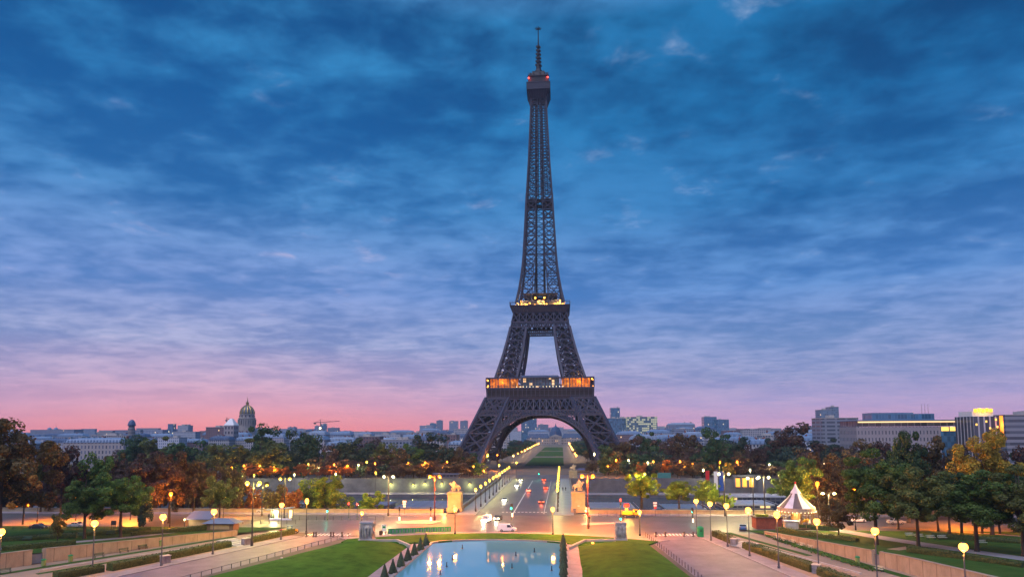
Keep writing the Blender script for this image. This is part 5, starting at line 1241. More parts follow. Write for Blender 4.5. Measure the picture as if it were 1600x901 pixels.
for s, x in (('left', AX - 27), ('right', AX + 27)):
    for i in range(12): put(CL, (x, 560 + i * 57, 0), f"golden lamp in the row on the {s} of the long lawn, {ORD[i]} from the tower", f'lamps on the {s} of the long lawn')
# ------------------------------------------------------------------ traffic signals and lit posts
def signal(green, h=3.6):
    t = thing('traffic_light', 's', 'traffic light', (0, 0, 0)); m = MB(); m.lathe([(.16, 0), (.12, .3), (.08, .4), (.08, h)], 8); m.build('post', GREEND, t)
    m = MB(); m.box((0, -.05, h - .55), (.48, .38, 1.25)); 
    for k in range(3): m.box((0, -.36, h - .12 - k * .4), (.36, .3, .04))
    m.build('signal_housing', POLE_D, t)
    lens = [(REDL if not green else surf('dark_red_lens', (.06, .01, .01), .3)), surf('dark_amber_lens', (.06, .035, .01), .3), (GREENL if green else surf('dark_green_lens', (.01, .05, .03), .3))]
    for k, mt in enumerate(lens): m = MB(); m.ball((0, -.26, h - .17 - k * .4), .24 if mt in (REDL, GREENL) else .15, 8, 5); m.build('lens', mt, t)
    point(t, (0, -.9, h - (.97 if green else .17)), 110, (.05, 1, .6) if green else (1, .08, .04), .15); return t
SG = signal(True); SR = signal(False)
for pr, px, y, base, lab in ((SG, 799, 789, 812, 'green traffic light at the entry of the bridge'), (SG, 970, 806, 828, 'green traffic light above the right carved stone block'), (SG, 511.5, 795, 812, 'green traffic light before the big rounded tree'), (SG, 842, 738, 748.5, 'distant green traffic light at the far end of the bridge'), (SG, 915.5, 795, 810, 'green traffic light left of the right orange lamp post'), (SR, 545, 787, 809, 'red traffic light at the left of the crossing'), (SR, 970, 781, 808, 'red traffic light by the yellow work vehicle'), (SR, 558, 788, 811, 'second red traffic light left of the crossing'), (SR, 921, 806, 822, 'red pedestrian light at the foot of the right orange lamp'), (SG, 1082, 795, 815, 'small green traffic light at the entry of the right avenue')):
    p = P(px, base); H_ = PD(px, y, p.y).z; put(pr, (p.x, p.y, .02), lab, 'traffic lights at the crossing', max(.8, (H_ + .4) / 3.6))
def lit_post():
    t = thing('lit_island_post', 'p', 'traffic post', (0, 0, 0)); m = MB(); m.lathe([(.3, 0), (.3, .12), (.22, .15)], 10); m.build('foot', CONC, t)
    m = MB(); m.lathe([(.22, .16), (.24, .5), (.22, 1.1), (.1, 1.2)], 10); m.build('lit_base', glow('warm_bollard_light', (1.0, .82, .5), 2.2), t); m = MB(); m.tube((0, 0, 1.2), (0, 0, 4.0), .09); m.box((0, 0, 3.5), (.42, .3, 1.1)); m.build('post', POLE_D, t); return t
LP = lit_post()
for px, base, lab in ((624, 814, 'dark signal post with glowing white base on the left island, left of two'), (673, 814.5, 'dark signal post with glowing white base on the left island, right of two'), (800.5, 808, 'glowing white bollard post beside the bridge traffic light'), (1083, 817, 'dark post with glowing base at the far right of the crossing')):
    p = P(px, base); put(LP, (p.x, p.y, .13), lab, 'lit posts on the traffic islands')
# direction signs on poles
for px, base, lab in ((632, 803, 'white direction signs on a post behind the left island'), (918, 816, 'cluster of white and red signs on the right island'), (1024, 806, 'small white sign on a post right of the yellow vehicle')):
    p = P(px, base); t = thing('road_sign', lab, 'road sign', (p.x, p.y, .1)); m = MB(); m.tube((0, 0, 0), (0, 0, 4.2), .06); m.build('post', POLE_D, t)
    for k in range(3): m = MB(); m.box((0, -.1, 3.9 - k * .75), (1.1 - .15 * k, .06, .55)); m.build('sign_plate', WPAINT if not (k == 2 and px > 900) else RED, t)
# ------------------------------------------------------------------ vehicles
def wheel(m_t, m_r, x, y, r, w, parent):
    m = MB(); m.tube((x, y - w / 2, r), (x, y + w / 2, r), r, r, 14, TYRE); m.tube((x, y - w / 2 - .012, r), (x, y + w / 2 + .012, r), r * .6, r * .6, 10, RIM); m.build('wheel', None, parent)
def vehicle(name, label, cat, loc, rz, paint, L, Wd, prof, glassprof, lights=True, hl=False, tl=False, front=None):
    """x forward; prof = side outline (x,z); glass = list of (x0,z0,x1,z1) side windows"""
    t = thing(name, label, cat, loc, rz); n = len(prof); m = MB(); hw_ = Wd / 2
    for (inset, flip) in ((0, 0),):
        vs = []
        for s in (-1, 1):
            for x, z in prof: k = hw_ * (1 if z < .95 else 1 - .16 * (z - .95) / 1.0); vs.append((x, s * k, z))
        fs = [tuple(range(n)), tuple(range(n, 2 * n))[::-1]] + [(i, n + i, n + (i + 1) % n, (i + 1) % n) for i in range(n)]
        m.add(vs, fs)
    b = m.build('body', paint, t); bv = b.modifiers.new('soft_edges', 'BEVEL'); bv.width = .06; bv.segments = 2
    for q_ in glassprof:
        for s in (-1, 1):
            m = MB(); vs = []
            for x, z in q_: k = hw_ * (1 if z < .95 else 1 - .16 * (z - .95) / 1.0) + .012; vs.append((x, s * k, z))
            m.add(vs, [tuple(range(len(vs)))]); m.build('side_window', GLASS, t)
    if front:
        for (x0, z0), (x1, z1) in front:
            m = MB()
            k0, k1 = hw_ * (1 - .16 * max(0, z0 - .95)) - .1, hw_ * (1 - .16 * max(0, z1 - .95)) - .1; e = .015 if x0 > 0 else -.015
            m.add([(x0 + e, -k0, z0 + .015), (x0 + e, k0, z0 + .015), (x1 + e, k1, z1 + .015), (x1 + e, -k1, z1 + .015)], [(0, 1, 2, 3)]); m.build('windscreen' if x0 > 0 else 'rear_window', GLASS, t)
    r = .33
    for x in (L * .31, -L * .30):
        for s in (-1, 1): wheel(0, 0, x, s * (hw_ - .1), r, .22, t)
    xf, xb = max(p[0] for p in prof), min(p[0] for p in prof)
    for s in (-1, 1):
        m = MB(); m.ball((xf - .02, s * hw_ * .72, .72), .16 if not hl else .26, 8, 5, None, .8); m.build('headlight', HEADL if hl else surf('unlit_headlight', (.6, .6, .6), .2), t)
        m = MB(); m.box((xb - .01, s * hw_ * .8, .85), (.06, .28 if not tl else .4, .22 if not tl else .3)); m.build('tail_light', TAILL if tl else surf('unlit_tail_light', (.25, .02, .02), .3), t)
    if hl: point(t, (xf + .6, 0, .75), 450, (1, .85, .6), .3)
    if tl: point(t, (xb - .7, 0, .85), 350, (1, .12, .03), .3)
    return t
VAN = [(-2.35, .3), (-2.4, .9), (-2.3, 1.85), (-2.15, 1.95), (.55, 1.95), (.8, 1.88), (1.45, 1.12), (2.2, .92), (2.35, .7), (2.35, .3)]
VANG = [[(.0, 1.15), (1.25, 1.15), (.72, 1.75), (.0, 1.78)]]
CARP = [(-2.1, .3), (-2.15, .8), (-2.0, .98), (-1.3, 1.05), (-.8, 1.44), (.4, 1.46), (1.1, 1.02), (2.0, .85), (2.15, .6), (2.15, .3)]
CARG = [[(-1.15, 1.07), (-.12, 1.07), (-.12, 1.38), (-.72, 1.38)], [(-.02, 1.07), (.92, 1.05), (.38, 1.39), (-.02, 1.38)]]
CARF = [((1.1, 1.02), (.4, 1.46)), ((-1.3, 1.05), (-.8, 1.44))]; VANF = [((1.45, 1.12), (.8, 1.88)), ((-2.37, 1.25), (-2.31, 1.75))]
def at(px, y): p = P(px, y); return (p.x, p.y, .01)
vehicle('white_van', 'small white van seen from the side, driving right before the pool', 'van', at(792.5, 829.5), .02, CARW, 4.7, 1.8, VAN, VANG, front=VANF)
vehicle('white_van', 'white van facing the viewer with bright headlights, left of two', 'van', at(760, 815), R(-100), CARW, 4.7, 1.85, VAN, VANG, hl=True, front=VANF)
vehicle('dark_car', 'dark car facing the viewer with bright headlights, right of the white van', 'car', at(778, 812), R(-97), CARD, 4.3, 1.8, CARP, CARG, hl=True, front=CARF)
for px, y, tl, pt, lab in ((826, 768, 1, CARS, 'silver car with red tail lights driving away in the left of the right lanes'), (846, 786, 1, CARD, 'dark car with red tail lights nearest on the right lanes of the bridge'), (853, 764, 1, CARR, 'red car with tail lights in the middle of the bridge'), (850, 751, 1, CARD, 'dark car with tail lights near the far end of the bridge')):
    vehicle('bridge_car', lab, 'car', at(px, y), R(90), pt, 4.3, 1.8, CARP, CARG, tl=True, front=CARF)
for px, y, pt, lab in ((808, 760, CARW, 'white car with headlights coming over the left lanes of the bridge'), (789, 783, CARS, 'silver car with headlights leaving the bridge on the left lanes'), (814, 751, CARD, 'dark oncoming car far on the left lanes of the bridge')):
    vehicle('bridge_car', lab, 'car', at(px, y), R(-92) if px != 716 else R(188), pt, 4.3, 1.8, CARP, CARG, hl=True, front=CARF)
vehicle('blue_car', 'small blue car parked at the far end of the right promenade', 'car', at(1161, 827), R(75), CARB, 4.0, 1.75, CARP, CARG, front=CARF)
for px, y, pt, lab in ((1400, 818, CARS, 'silver car parked under the gnarled tree'), (1340, 815, CARW, 'white van like car parked behind the low thin tree'), (412, 800, CARS, 'silver car parked left of the bus shelter'), (60, 826, CARD, 'dark car parked behind the huge brown tree'), (120, 823, CARS, 'silver car parked behind the left green terrace tree'), (1030, 800, CARB, 'blue car waiting right of the yellow work vehicle')):
    vehicle('parked_car', lab, 'car', at(px, y), .03, pt, 4.3, 1.8, CARP, CARG, front=CARF)
# yellow work truck with beacon
p = P(984, 808); t = thing('work_truck', 'yellow road works truck with a glowing orange beacon by the quay wall', 'truck', (p.x, p.y, .01), .05)
m = MB(); m.box((0, 0, .75), (4.9, 1.9, .35)); m.build('chassis', POLE_D, t); m = MB(); m.box((1.75, 0, 1.65), (1.3, 1.9, 1.5), 0, None, .88); m.build('cab', CARY, t); m = MB(); m.box((1.8, -.97, 1.95), (.8, .03, .55)); m.box((2.38, 0, 1.95), (.03, 1.5, .55)); m.build('cab_window', GLASS, t)
m = MB(); m.box((-.75, 0, 1.45), (3.2, 1.9, .9)); m.build('load_bed', CARY, t); m = MB(); m.box((-.9, 0, 2.5), (.25, .25, 1.6)); m.box((-.9, 0, 3.6), (1.6, .12, 1.1)); m.build('sign_mast', RED, t)
for x in (1.6, -1.5):
    for s in (-1, 1): wheel(0, 0, x, s * .85, .42, .25, t)
m = MB(); m.ball((-.9, -.2, 2.4), .42, 8, 6); m.build('beacon', LAMPO, t); point(t, (-.9, -1.2, 2.4), 900, (1, .5, .08), .3)
# small tractor
p = P(457, 833); t = thing('small_tractor', 'small yellow and blue tractor at the end of the left hedge', 'tractor', (p.x, p.y, .01), R(10))
m = MB(); m.box((.6, 0, .85), (1.5, .75, .6), 0, None, .9); m.build('engine_hood', CARY, t); m = MB(); m.box((-.7, 0, 1.2), (1.2, 1.2, .5)); m.box((-.7, 0, 2.05), (1.3, 1.3, .1))
for s in (-1, 1):
    for k in (-1, 1): m.box((-.7 + .55 * k, .55 * s, 1.6), (.08, .08, .9))
m.build('cab', CARB, t)
for x, r_ in ((1.0, .38), (-.7, .62)):
    for s in (-1, 1): wheel(0, 0, x, s * .7, r_, .3, t)
m = MB(); m.box((-2.3, 0, .8), (1.6, 1.3, .7)); m.build('trailer', RED, t)
# ------------------------------------------------------------------ sculptures
def skin_obj(name, verts, edges, radii, mat, parent, sub=1, loc=(0, 0, 0), rz=0, sc=1):
    me = bpy.data.meshes.new(name); me.from_pydata(verts, edges, []); o = bpy.data.objects.new(name, me); COL.objects.link(o); o.parent = parent; o.location = loc; o.rotation_euler = (0, 0, rz); o.scale = (sc,) * 3
    sk = o.modifiers.new('skin', 'SKIN'); 
    for v, r_ in zip(me.skin_vertices[0].data, radii): v.radius = (r_, r_); v.use_root = False
    me.skin_vertices[0].data[0].use_root = True
    s_ = o.modifiers.new('subdiv', 'SUBSURF'); s_.levels = sub; s_.render_levels = sub
    me.materials.append(mat); return o
STAT = surf('warm_statue_stone', (.50, .40, .26), .75, .2, 1.2, .3)  # one even warm stone colour for all the statues
def rider_statue(px, base, ptop, stop_, w_px, label, flip, plain=False, lights=True):
    p = P(px, base); d = p.y; zt = PD(px, ptop, d).z; zs = PD(px, stop_, d).z; w = w_px * d / F_PX
    t = thing('horse_statue', label, 'statue', (p.x, d + 2.4, 0)); m = MB()
    m.box((0, 0, zt * .12), (w * 1.1, w * 1.2, zt * .24)); m.box((0, 0, zt * .57), (w * .98, w * 1.05, zt * .66)); m.box((0, 0, zt * .93), (w * 1.08, w * 1.15, zt * .05)); m.box((0, 0, zt * .975), (w * 1.02, w * 1.08, zt * .05)); m.build('pedestal', STONE_L, t)
    m = MB(); m.box((0, -w * .53, zt * .33), (.7, .06, .35)); m.build('plaque', CONC, t)
    s = (zs - zt) / 3.0; f = -1 if flip else 1
    # horse: trunk, neck, head, tail, four legs with joints
    V = [(0, 0, 1.35), (.62, 0, 1.40), (1.0, 0, 1.75), (1.22, 0, 2.18), (1.62, 0, 2.0), (-.62, 0, 1.38), (-1.0, 0, 1.45), (-1.3, 0, 1.15), (-1.38, 0, .6),
         (.70, .22, .95), (.82, .24, .52), (.78, .24, .05), (.70, -.22, .98), (1.1, -.24, .80), (1.0, -.24, .35),
         (-.72, .22, .98), (-.98, .24, .52), (-.86, .24, .05), (-.66, -.22, .98), (-.86, -.24, .52), (-.72, -.24, .05), (1.30, 0, 2.36)]
    E_ = [(0, 1), (1, 2), (2, 3), (3, 4), (0, 5), (5, 6), (6, 7), (7, 8), (1, 9), (9, 10), (10, 11), (1, 12), (12, 13), (13, 14), (5, 15), (15, 16), (16, 17), (5, 18), (18, 19), (19, 20), (3, 21)]
    Rr = [.46, .44, .30, .22, .13, .44, .28, .12, .10, .18, .11, .12, .18, .11, .11, .2, .11, .12, .2, .11, .12, .09]
    V = [(f * x * s * .95, y * s, zt + z * s) for x, y, z in V]; skin_obj('horse', V, E_, [r_ * s for r_ in Rr], STAT, t, 1)
    # standing warrior leading the horse
    B = [(0, 0, 1.55), (0, 0, 1.95), (0, 0, 2.3), (0, 0, 2.55), (.02, -.02, 2.82), (.17, 0, 1.4), (.2, -.12, .8), (.18, -.02, .08), (-.17, 0, 1.4), (-.22, .05, .8), (-.24, .1, .08), (.36, 0, 2.25), (.5, -.1, 1.85), (.62, -.2, 1.6), (-.36, 0, 2.25), (-.55, .05, 1.95), (-.42, -.2, 1.75)]
    BE = [(0, 1), (1, 2), (2, 3), (3, 4), (0, 5), (5, 6), (6, 7), (0, 8), (8, 9), (9, 10), (2, 11), (11, 12), (12, 13), (2, 14), (14, 15), (15, 16)]
    BR = [.27, .25, .3, .11, .19, .2, .14, .11, .2, .14, .11, .13, .10, .08, .13, .10, .08]
    B = [(f * (x + .25) * s, (y - .72) * s, zt + z * s * 1.02) for x, y, z in B]; skin_obj('warrior', B, BE, [r_ * s for r_ in BR], STAT, t, 1)
    if lights: point(t, (f * 2.5, -6.5, 2.0), 1100, (1, .48, .10), .5); point(t, (-f * 2.0, -4.6, zt + .4), 260, (1, .50, .08), .4)
    return t
rider_statue(709.5, 800, 768.5, 750, 21, 'golden lit statue of a warrior with a horse on the left bridge pedestal', True)
rider_statue(904, 800.5, 768, 748, 21, 'golden lit statue of a warrior with a horse on the right bridge pedestal', False)
rider_statue(895.5, 749.5, 735, 724, 12.5, 'small unlit statue on the pedestal at the far end of the bridge', False, lights=False)
# carved stone groups at the heads of the lawns
def carved(px, base, top, w_px, label, seed, slab=True):
    p = P(px, base); d = p.y; h = PD(px, top, d).z; w = w_px * d / F_PX; t = thing('carved_block', label, 'sculpture', (p.x, d + w * .3, 0), .08); g = random.Random(seed); m = MB(); n = 22; K = 14
    vs = []; fs = []
    ring_ = []
    for k in range(K + 1):
        z = h * .14 + h * .82 * k / K
        for i in range(n):
            a = 2 * math.pi * i / n; sq = 1 / max(abs(math.cos(a)), abs(math.sin(a))); r_ = w * .47 * min(sq, 1.28); q_ = mnoise.noise(Vector((math.cos(a) * 2.2 + seed, math.sin(a) * 2.2, z * 1.1))); r_ *= 1 + .30 * q_ - .04 * g.random()
            vs.append((r_ * math.cos(a), r_ * .72 * math.sin(a), z))
    for k in range(K):
        for i in range(n): fs.append((k * n + i, k * n + (i + 1) % n, (k + 1) * n + (i + 1) % n, (k + 1) * n + i))
    fs.append(tuple(range(K * n, K * n + n))); m.add(vs, fs); m.build('carved_figures', surf('weathered_carved_stone', (.36, .33, .32), .85, .4, .9, .8), t)
    m = MB(); m.box((0, 0, h * .07), (w * 1.06, w * .8, h * .15)); m.build('plinth', CONC, t)
    m = MB(); m.box((0, 0, h * .965), (w * 1.0, w * .74, h * .07), 0, None, .94); m.build('top_slab', surf('blue_grey_stone', (.22, .25, .30), .8), t)
    # carved bodies on the front
    for k in range(5):
        x = (-.36 + .18 * k) * w; z0 = h * g.uniform(.16, .3); V = [(x, -w * .36, z0), (x + g.uniform(-.2, .2), -w * .40, z0 + h * .22), (x + g.uniform(-.3, .3), -w * .40, z0 + h * .42), (x + g.uniform(-.3, .3), -w * .38, z0 + h * .54)]
        skin_obj('carved_body', V, [(0, 1), (1, 2), (2, 3)], [.2, .3, .3, .2], surf('weathered_carved_stone', (.36, .33, .32)), t, 1)
    return t
carved(571.5, 846.5, 815, 23, 'weathered carved stone group with sloped top at the left lawn corner', 3)
carved(970.5, 845.5, 816, 17.5, 'weathered carved stone group at the right lawn corner', 8)
# ------------------------------------------------------------------ carousels
def carousel(px, base, eave, peak, w_px, label, big):
    p = P(px, base); d = p.y + (3 if big else 6); x = PD(px, base, d).x; k = d / F_PX; Rr = w_px * k / 2; ze, zp = PD(px, eave, d).z, PD(px, peak, d).z
    t = thing('carousel', label, 'carousel', (x, d, 0)); n = 24; CR_W, CR_R = surf('white_canvas', (.56, .57, .62), .7), surf('dusty_red_canvas' if big else 'dusty_blue_canvas', (.13, .10, .10) if big else (.10, .13, .34), .7)
    m = MB(); prof = [(Rr, ze), (Rr * .72, ze + (zp - ze) * .20), (Rr * .42, ze + (zp - ze) * .42), (Rr * .24, ze + (zp - ze) * .62)] if big else [(Rr, ze), (Rr * .62, ze + (zp - ze) * .45), (Rr * .2, zp - .6), (.1, zp)]
    for i in range(n):
        a0, a1 = 2 * math.pi * i / n, 2 * math.pi * (i + 1) / n
        for (r0, z0), (r1, z1) in zip(prof, prof[1:]):
            m.add([(r0 * math.cos(a0), r0 * math.sin(a0), z0), (r0 * math.cos(a1), r0 * math.sin(a1), z0), (r1 * math.cos(a1), r1 * math.sin(a1), z1), (r1 * math.cos(a0), r1 * math.sin(a0), z1)], [(0, 1, 2, 3)], CR_W if (i // (2 if big else 1)) % 2 else CR_R)
    m.build('canopy', None, t)
    if big:
        m = MB(); r0 = Rr * .27; z0 = ze + (zp - ze) * .60; m.lathe([(r0 * 1.08, z0), (r0 * .95, z0 + .35), (r0 * .5, z0 + (zp - z0) * .45), (r0 * .2, z0 + (zp - z0) * .8), (.1, zp)], 16); m.build('peak_cap', CR_W, t)
        m = MB(); m.ball((0, 0, zp + .25), .3, 8, 5); m.build('finial', RED, t)
    m = MB(); m.lathe([(Rr * 1.01, ze - 1.0), (Rr * 1.03, ze + .1), (Rr * .98, ze + .1), (Rr * .96, ze - 1.0), (Rr * 1.01, ze - 1.0)], 24, closed=False); m.build('fascia', surf('gold_cream_fascia', (.42, .34, .26), .6, .3, 2.5), t)
    m = MB(); m.lathe([(Rr * .97, .0), (Rr * .97, .4)], 24); m.build('platform', WOOD, t)
    m = MB(); m.lathe([(Rr * .3, .4), (Rr * .3, ze)], 16); m.build('centre_drum', surf('painted_drum', (.42, .28, .14), .5, .5, 1.5), t)
    m = MB()
    for i in range(14): a = 2 * math.pi * i / 14; m.tube((Rr * .9 * math.cos(a), Rr * .9 * math.sin(a), .4), (Rr * .9 * math.cos(a), Rr * .9 * math.sin(a), ze - .2), .07, .07, 6)
    m.build('canopy_poles', GOLD, t)
    if big:
        hv = [(0, 0, 1.5), (.45, 0, 1.55), (.7, 0, 2.0), (.95, 0, 1.9), (-.45, 0, 1.52), (-.8, 0, 1.1), (.5, .12, .95), (-.5, .12, .95), (.65, -.12, 1.05), (-.62, -.12, 1.0)]; he = [(0, 1), (1, 2), (2, 3), (0, 4), (4, 5), (1, 6), (4, 7), (1, 8), (4, 9)]; hr = [.26, .24, .16, .1, .24, .07, .08, .08, .08, .08]
        for i in range(10): a = 2 * math.pi * i / 10; skin_obj('wooden_horse', hv, he, hr, WPAINT if i % 2 else CARY, t, 1, (Rr * .68 * math.cos(a), Rr * .68 * math.sin(a), .2 + .25 * (i % 3)), a + 1.57)
        m = MB()
        for i in range(30): a = 2 * math.pi * i / 30; m.ball((Rr * 1.04 * math.cos(a), Rr * 1.04 * math.sin(a), ze - .9), .1, 6, 4)
        m.build('rim_bulbs', LAMPW, t)
    point(t, (Rr * .6 * math.cos(-1.9), Rr * .6 * math.sin(-1.9), ze - .8), 900 if big else 700, (1, .6, .25), .3); return t
carousel(1245.5, 826, 792, 755, 52, 'near carousel with a tall peaked white and red striped canopy', True)
carousel(969.5, 738.5, 731, 721.5, 37, 'distant carousel with a low blue and white striped canopy', False)
p = P(1236, 829); t = thing('ticket_booth', 'cream ticket booth panel standing before the near carousel', 'booth', (p.x, p.y, 0)); m = MB(); m.box((0, 0, 1.3), (3.3, 1.6, 2.4)); m.build('booth_body', surf('cream_panel', (.52, .44, .34), .6), t); m = MB(); m.box((0, -.05, 2.6), (3.6, 1.9, .18)); m.build('booth_roof', WPAINT, t); m = MB(); m.box((0, -.82, 1.7), (2.2, .05, .8)); m.build('counter_window', surf('pale_board', (.6, .55, .5), .6), t)
# ------------------------------------------------------------------ kiosks, shelter
def kiosk(px0, px1, base, eave, top, label, wallm, roofm, peaked):
    a, b = P(px0, base), P(px1, base); w = b.x - a.x; d = (a.y + b.y) / 2; cx_ = (a.x + b.x) / 2; ze, zt = PD((px0 + px1) / 2, eave, d).z, PD((px0 + px1) / 2, top, d).z; t = thing('kiosk', label, 'kiosk', (cx_, d + 1.6, 0)); ze = max(2.1, ze); zt = max(ze + .5, zt)
    m = MB(); m.box((0, 0, ze / 2), (w * .86, 3.0, ze)); m.build('wall', wallm, t); m = MB()
    if peaked: m.box((0, 0, (ze + zt) / 2 + .05), (w * 1.1, 4.6, zt - ze), 0, None, .45)
    else:
        m.add([(-w * .54, -2.2, ze), (w * .54, -2.2, ze), (w * .54, 2.0, zt), (-w * .54, 2.0, zt), (-w * .54, -2.2, ze + .15), (w * .54, -2.2, ze + .15), (w * .54, 2.0, zt + .15), (-w * .54, 2.0, zt + .15)], [(3, 2, 1, 0), (4, 5, 6, 7), (0, 1, 5, 4), (1, 2, 6, 5), (2, 3, 7, 6), (3, 0, 4, 7)])
    m.build('roof', roofm, t); m = MB(); m.box((0, -1.56, ze * .55), (w * .6, .08, ze * .5)); m.build('shutter', surf('tan_shutter', (.42, .30, .18), .6), t); return t
PALEB = surf('pale_blue_metal_roof', (.11, .15, .24), .5, .1, .6)
kiosk(291, 328, 828, 811, 801, 'square tan kiosk with a pale blue metal roof on the left', surf('tan_panel', (.38, .28, .17), .7), PALEB, False)
kiosk(318, 368, 830, 819, 810.5, 'low wide kiosk with a pale awning roof right of the tan one', surf('brown_panel', (.20, .13, .09), .7), PALEB, True)
p = P(292, 815); t = thing('wall_lantern', 'small white lamp shining at the left corner of the tan kiosk', 'lamp', (P(288, 829).x, P(288, 829).y, 0)); m = MB(); m.tube((0, 0, 0), (0, 0, 2.9), .06); m.build('post', POLE_D, t); m = MB(); m.ball((0, 0, 3.05), .2, 8, 5); m.build('globe', LAMPW, t); point(t, (0, -.5, 2.8), 250, (1, .75, .4), .2)
p = P(437, 812); t = thing('bus_shelter', 'brightly lit glass bus shelter with a slanting roof by the left crossing', 'bus shelter', (p.x, p.y, .1), .04)
SHG = glow('lit_shelter_panel', (1.0, .80, .42), 1.5)
m = MB(); m.add([(-3.8, -1.2, 2.9), (4.2, -1.2, 3.6), (4.2, 1.2, 3.6), (-3.8, 1.2, 2.9), (-3.8, -1.2, 3.05), (4.2, -1.2, 3.75), (4.2, 1.2, 3.75), (-3.8, 1.2, 3.05)], [(3, 2, 1, 0), (4, 5, 6, 7), (0, 1, 5, 4), (1, 2, 6, 5), (2, 3, 7, 6), (3, 0, 4, 7)]); m.build('roof', ZINC, t)
m = MB(); 
for x in (-3.2, -.6, 2.2, 3.6): m.tube((x, 1.0, 0), (x, 1.0, 3.0), .06)
m.build('posts', POLE_D, t); m = MB(); m.box((-2.0, .9, 1.5), (2.2, .06, 2.3)); m.box((2.9, .9, 1.6), (.9, .06, 2.3)); m.build('lit_poster_panel', SHG, t); m = MB(); m.box((0, .6, .5), (4.5, .4, .08)); m.build('bench', CONC, t)
m = MB(); m.box((.8, -1.5, .35), (6.5, .5, .55)); m.build('white_barrier', surf('bluish_white_plastic', (.55, .6, .8), .4), t); point(t, (-1.5, -.6, 2.4), 1100, (1, .82, .5), .3)
p = P(426, 812); t = thing('dark_cone_shrub', 'narrow dark conical shrub in a pot left of the bus shelter', 'shrub', (p.x, p.y, .1)); m = MB(); m.lathe([(.5, .5), (.6, .8), (.35, 2.2), (.03, 3.6)], 10); m.build('foliage', CONEL, t); m = MB(); m.lathe([(.4, 0), (.5, .55)], 10); m.build('pot', CONC, t)
# ------------------------------------------------------------------ barriers, bins, bollards, benches
a, b = P(606, 834.5), P(705, 830.5); n = 9; d_ = (b - a) / n; L = d_.length; rz = math.atan2(d_.y, d_.x)
first = thing('site_barrier', 'b', 'barrier', a + d_ / 2, rz, 'row of green site barriers')
m = MB(); m.box((0, 0, .8), (L - .12, .08, 1.15)); m.build('panel', GREENP, first)
m = MB(); m.box((-.25 * L, -.06, .75), (.3, .05, .8)); m.box((.2 * L, -.06, .75), (.3, .05, .8)); m.build('dark_plates', surf('blue_grey_metal', (.14, .18, .26)), first)
m = MB(); m.box((0, 0, 1.42), (L - .05, .1, .1)); m.box((0, 0, .12), (L - .05, .1, .08)); 
for s in (-1, 1): m.box((s * (L / 2 - .05), 0, .75), (.08, .1, 1.4)); m.box((s * (L / 2 - .2), 0, .05), (.12, .8, .1))
m.build('frame', surf('light_green_paint', (.10, .34, .16), .5), first)
first['label'] = 'green site barrier panel, leftmost of the row before the pool lawn'
for i in range(1, n): dup(first, a + d_ * (i + .5), rz, f'green site barrier panel before the pool lawn, {ORD[i]} from the left' if i < n - 1 else 'green site barrier panel before the pool lawn, rightmost of the row')
p = P(600, 834); t = thing('notice_board', 'white notice board on a stand at the left end of the green barriers', 'notice board', (p.x, p.y, .1)); m = MB(); m.box((0, 0, 1.5), (1.1, .1, 1.7)); m.build('board', WPAINT, t); m = MB(); m.box((-.4, .1, .4), (.08, .08, .8)); m.box((.4, .1, .4), (.08, .08, .8)); m.build('stand', POLE_D, t); m = MB(); m.box((0, -.06, 1.7), (.8, .02, .5)); m.build('green_field', GREENP, t)
p = P(595, 836); t = thing('brown_bin', 'brown bin left of the white notice board', 'bin', (p.x, p.y, .1)); m = MB(); m.lathe([(.38, 0), (.42, 1.0)], 10); m.build('bin_body', WOOD, t); m = MB(); m.lathe([(.44, 1.0), (.3, 1.12)], 10); m.build('bin_lid', POLE_D, t)
def bollard():
    t = thing('bollard', 'b', 'bollard'); m = MB(); m.lathe([(.3, 0), (.3, .25), (.2, .35), (.2, 1.0), (.26, 1.05), (.26, 1.2), (.1, 1.32)], 10); m.build('post', surf('brown_cast_iron', (.11, .08, .075), .6), t); m = MB(); m.lathe([(.36, -.02), (.36, .08)], 10); m.build('foot', KERB, t); return t
BO = bollard()
for i, px in enumerate((479, 490, 494, 517, 521, 534.5)): p = P(px, 838.5); put(BO, (p.x, p.y, .01), f'brown bollard across the end of the left avenue, {ORD[i]} from the left', 'bollards at the left avenue')
for i, px in enumerate((1025, 1040, 1069, 1083.5)): p = P(px, 838.5); put(BO, (p.x, p.y, .01), f'brown bollard across the end of the right avenue, {ORD[i]} from the left', 'bollards at the right avenue')
for i, (pa, pb) in enumerate((((1025, 838.5), (1040, 838.5)), ((1069, 838.5), (1083.5, 838.5)))):
    a, b = P(*pa), P(*pb); m = MB(); m.path([tuple(a.lerp(b, k / 8) + Vector((0, 0, 1.0 - 1.2 * (k / 8) * (1 - k / 8)))) for k in range(9)], [.05] * 9, 5); tag(m.build('chain', POLE_D), f"hanging chain between the {'left' if i == 0 else 'right'} pair of right avenue bollards", 'chain')
def slim():
    t = thing('slim_post', 'b', 'bollard'); m = MB(); m.lathe([(.07, 0), (.07, 1.0), (.1, 1.02), (.04, 1.14)], 7); m.build('post', surf('brown_cast_iron', (.11, .08, .075)), t); m = MB(); m.lathe([(.14, 0), (.12, .1)], 8); m.build('foot', KERB, t); return t
SP = slim()
n = 24
for i in range(n):
    p = lawnR[1].lerp(lawnR[0], i / (n - 1) * 1.12) ; put(SP, (p.x + .15, p.y, .0), f'slim brown post in the row between right lawn and avenue, {ORD[i]} from the far end', 'slim posts beside the right lawn')
t = thing('lawn_railing', 'thin low metal railing along the edge of the left lawn', 'railing'); m = MB(); a, b = ext(*lawnL, -.35), lawnL[1]; m.beam(a + Vector((0, 0, .85)), b + Vector((0, 0, .85)), .06); m.build('rail', POLE_D, t)
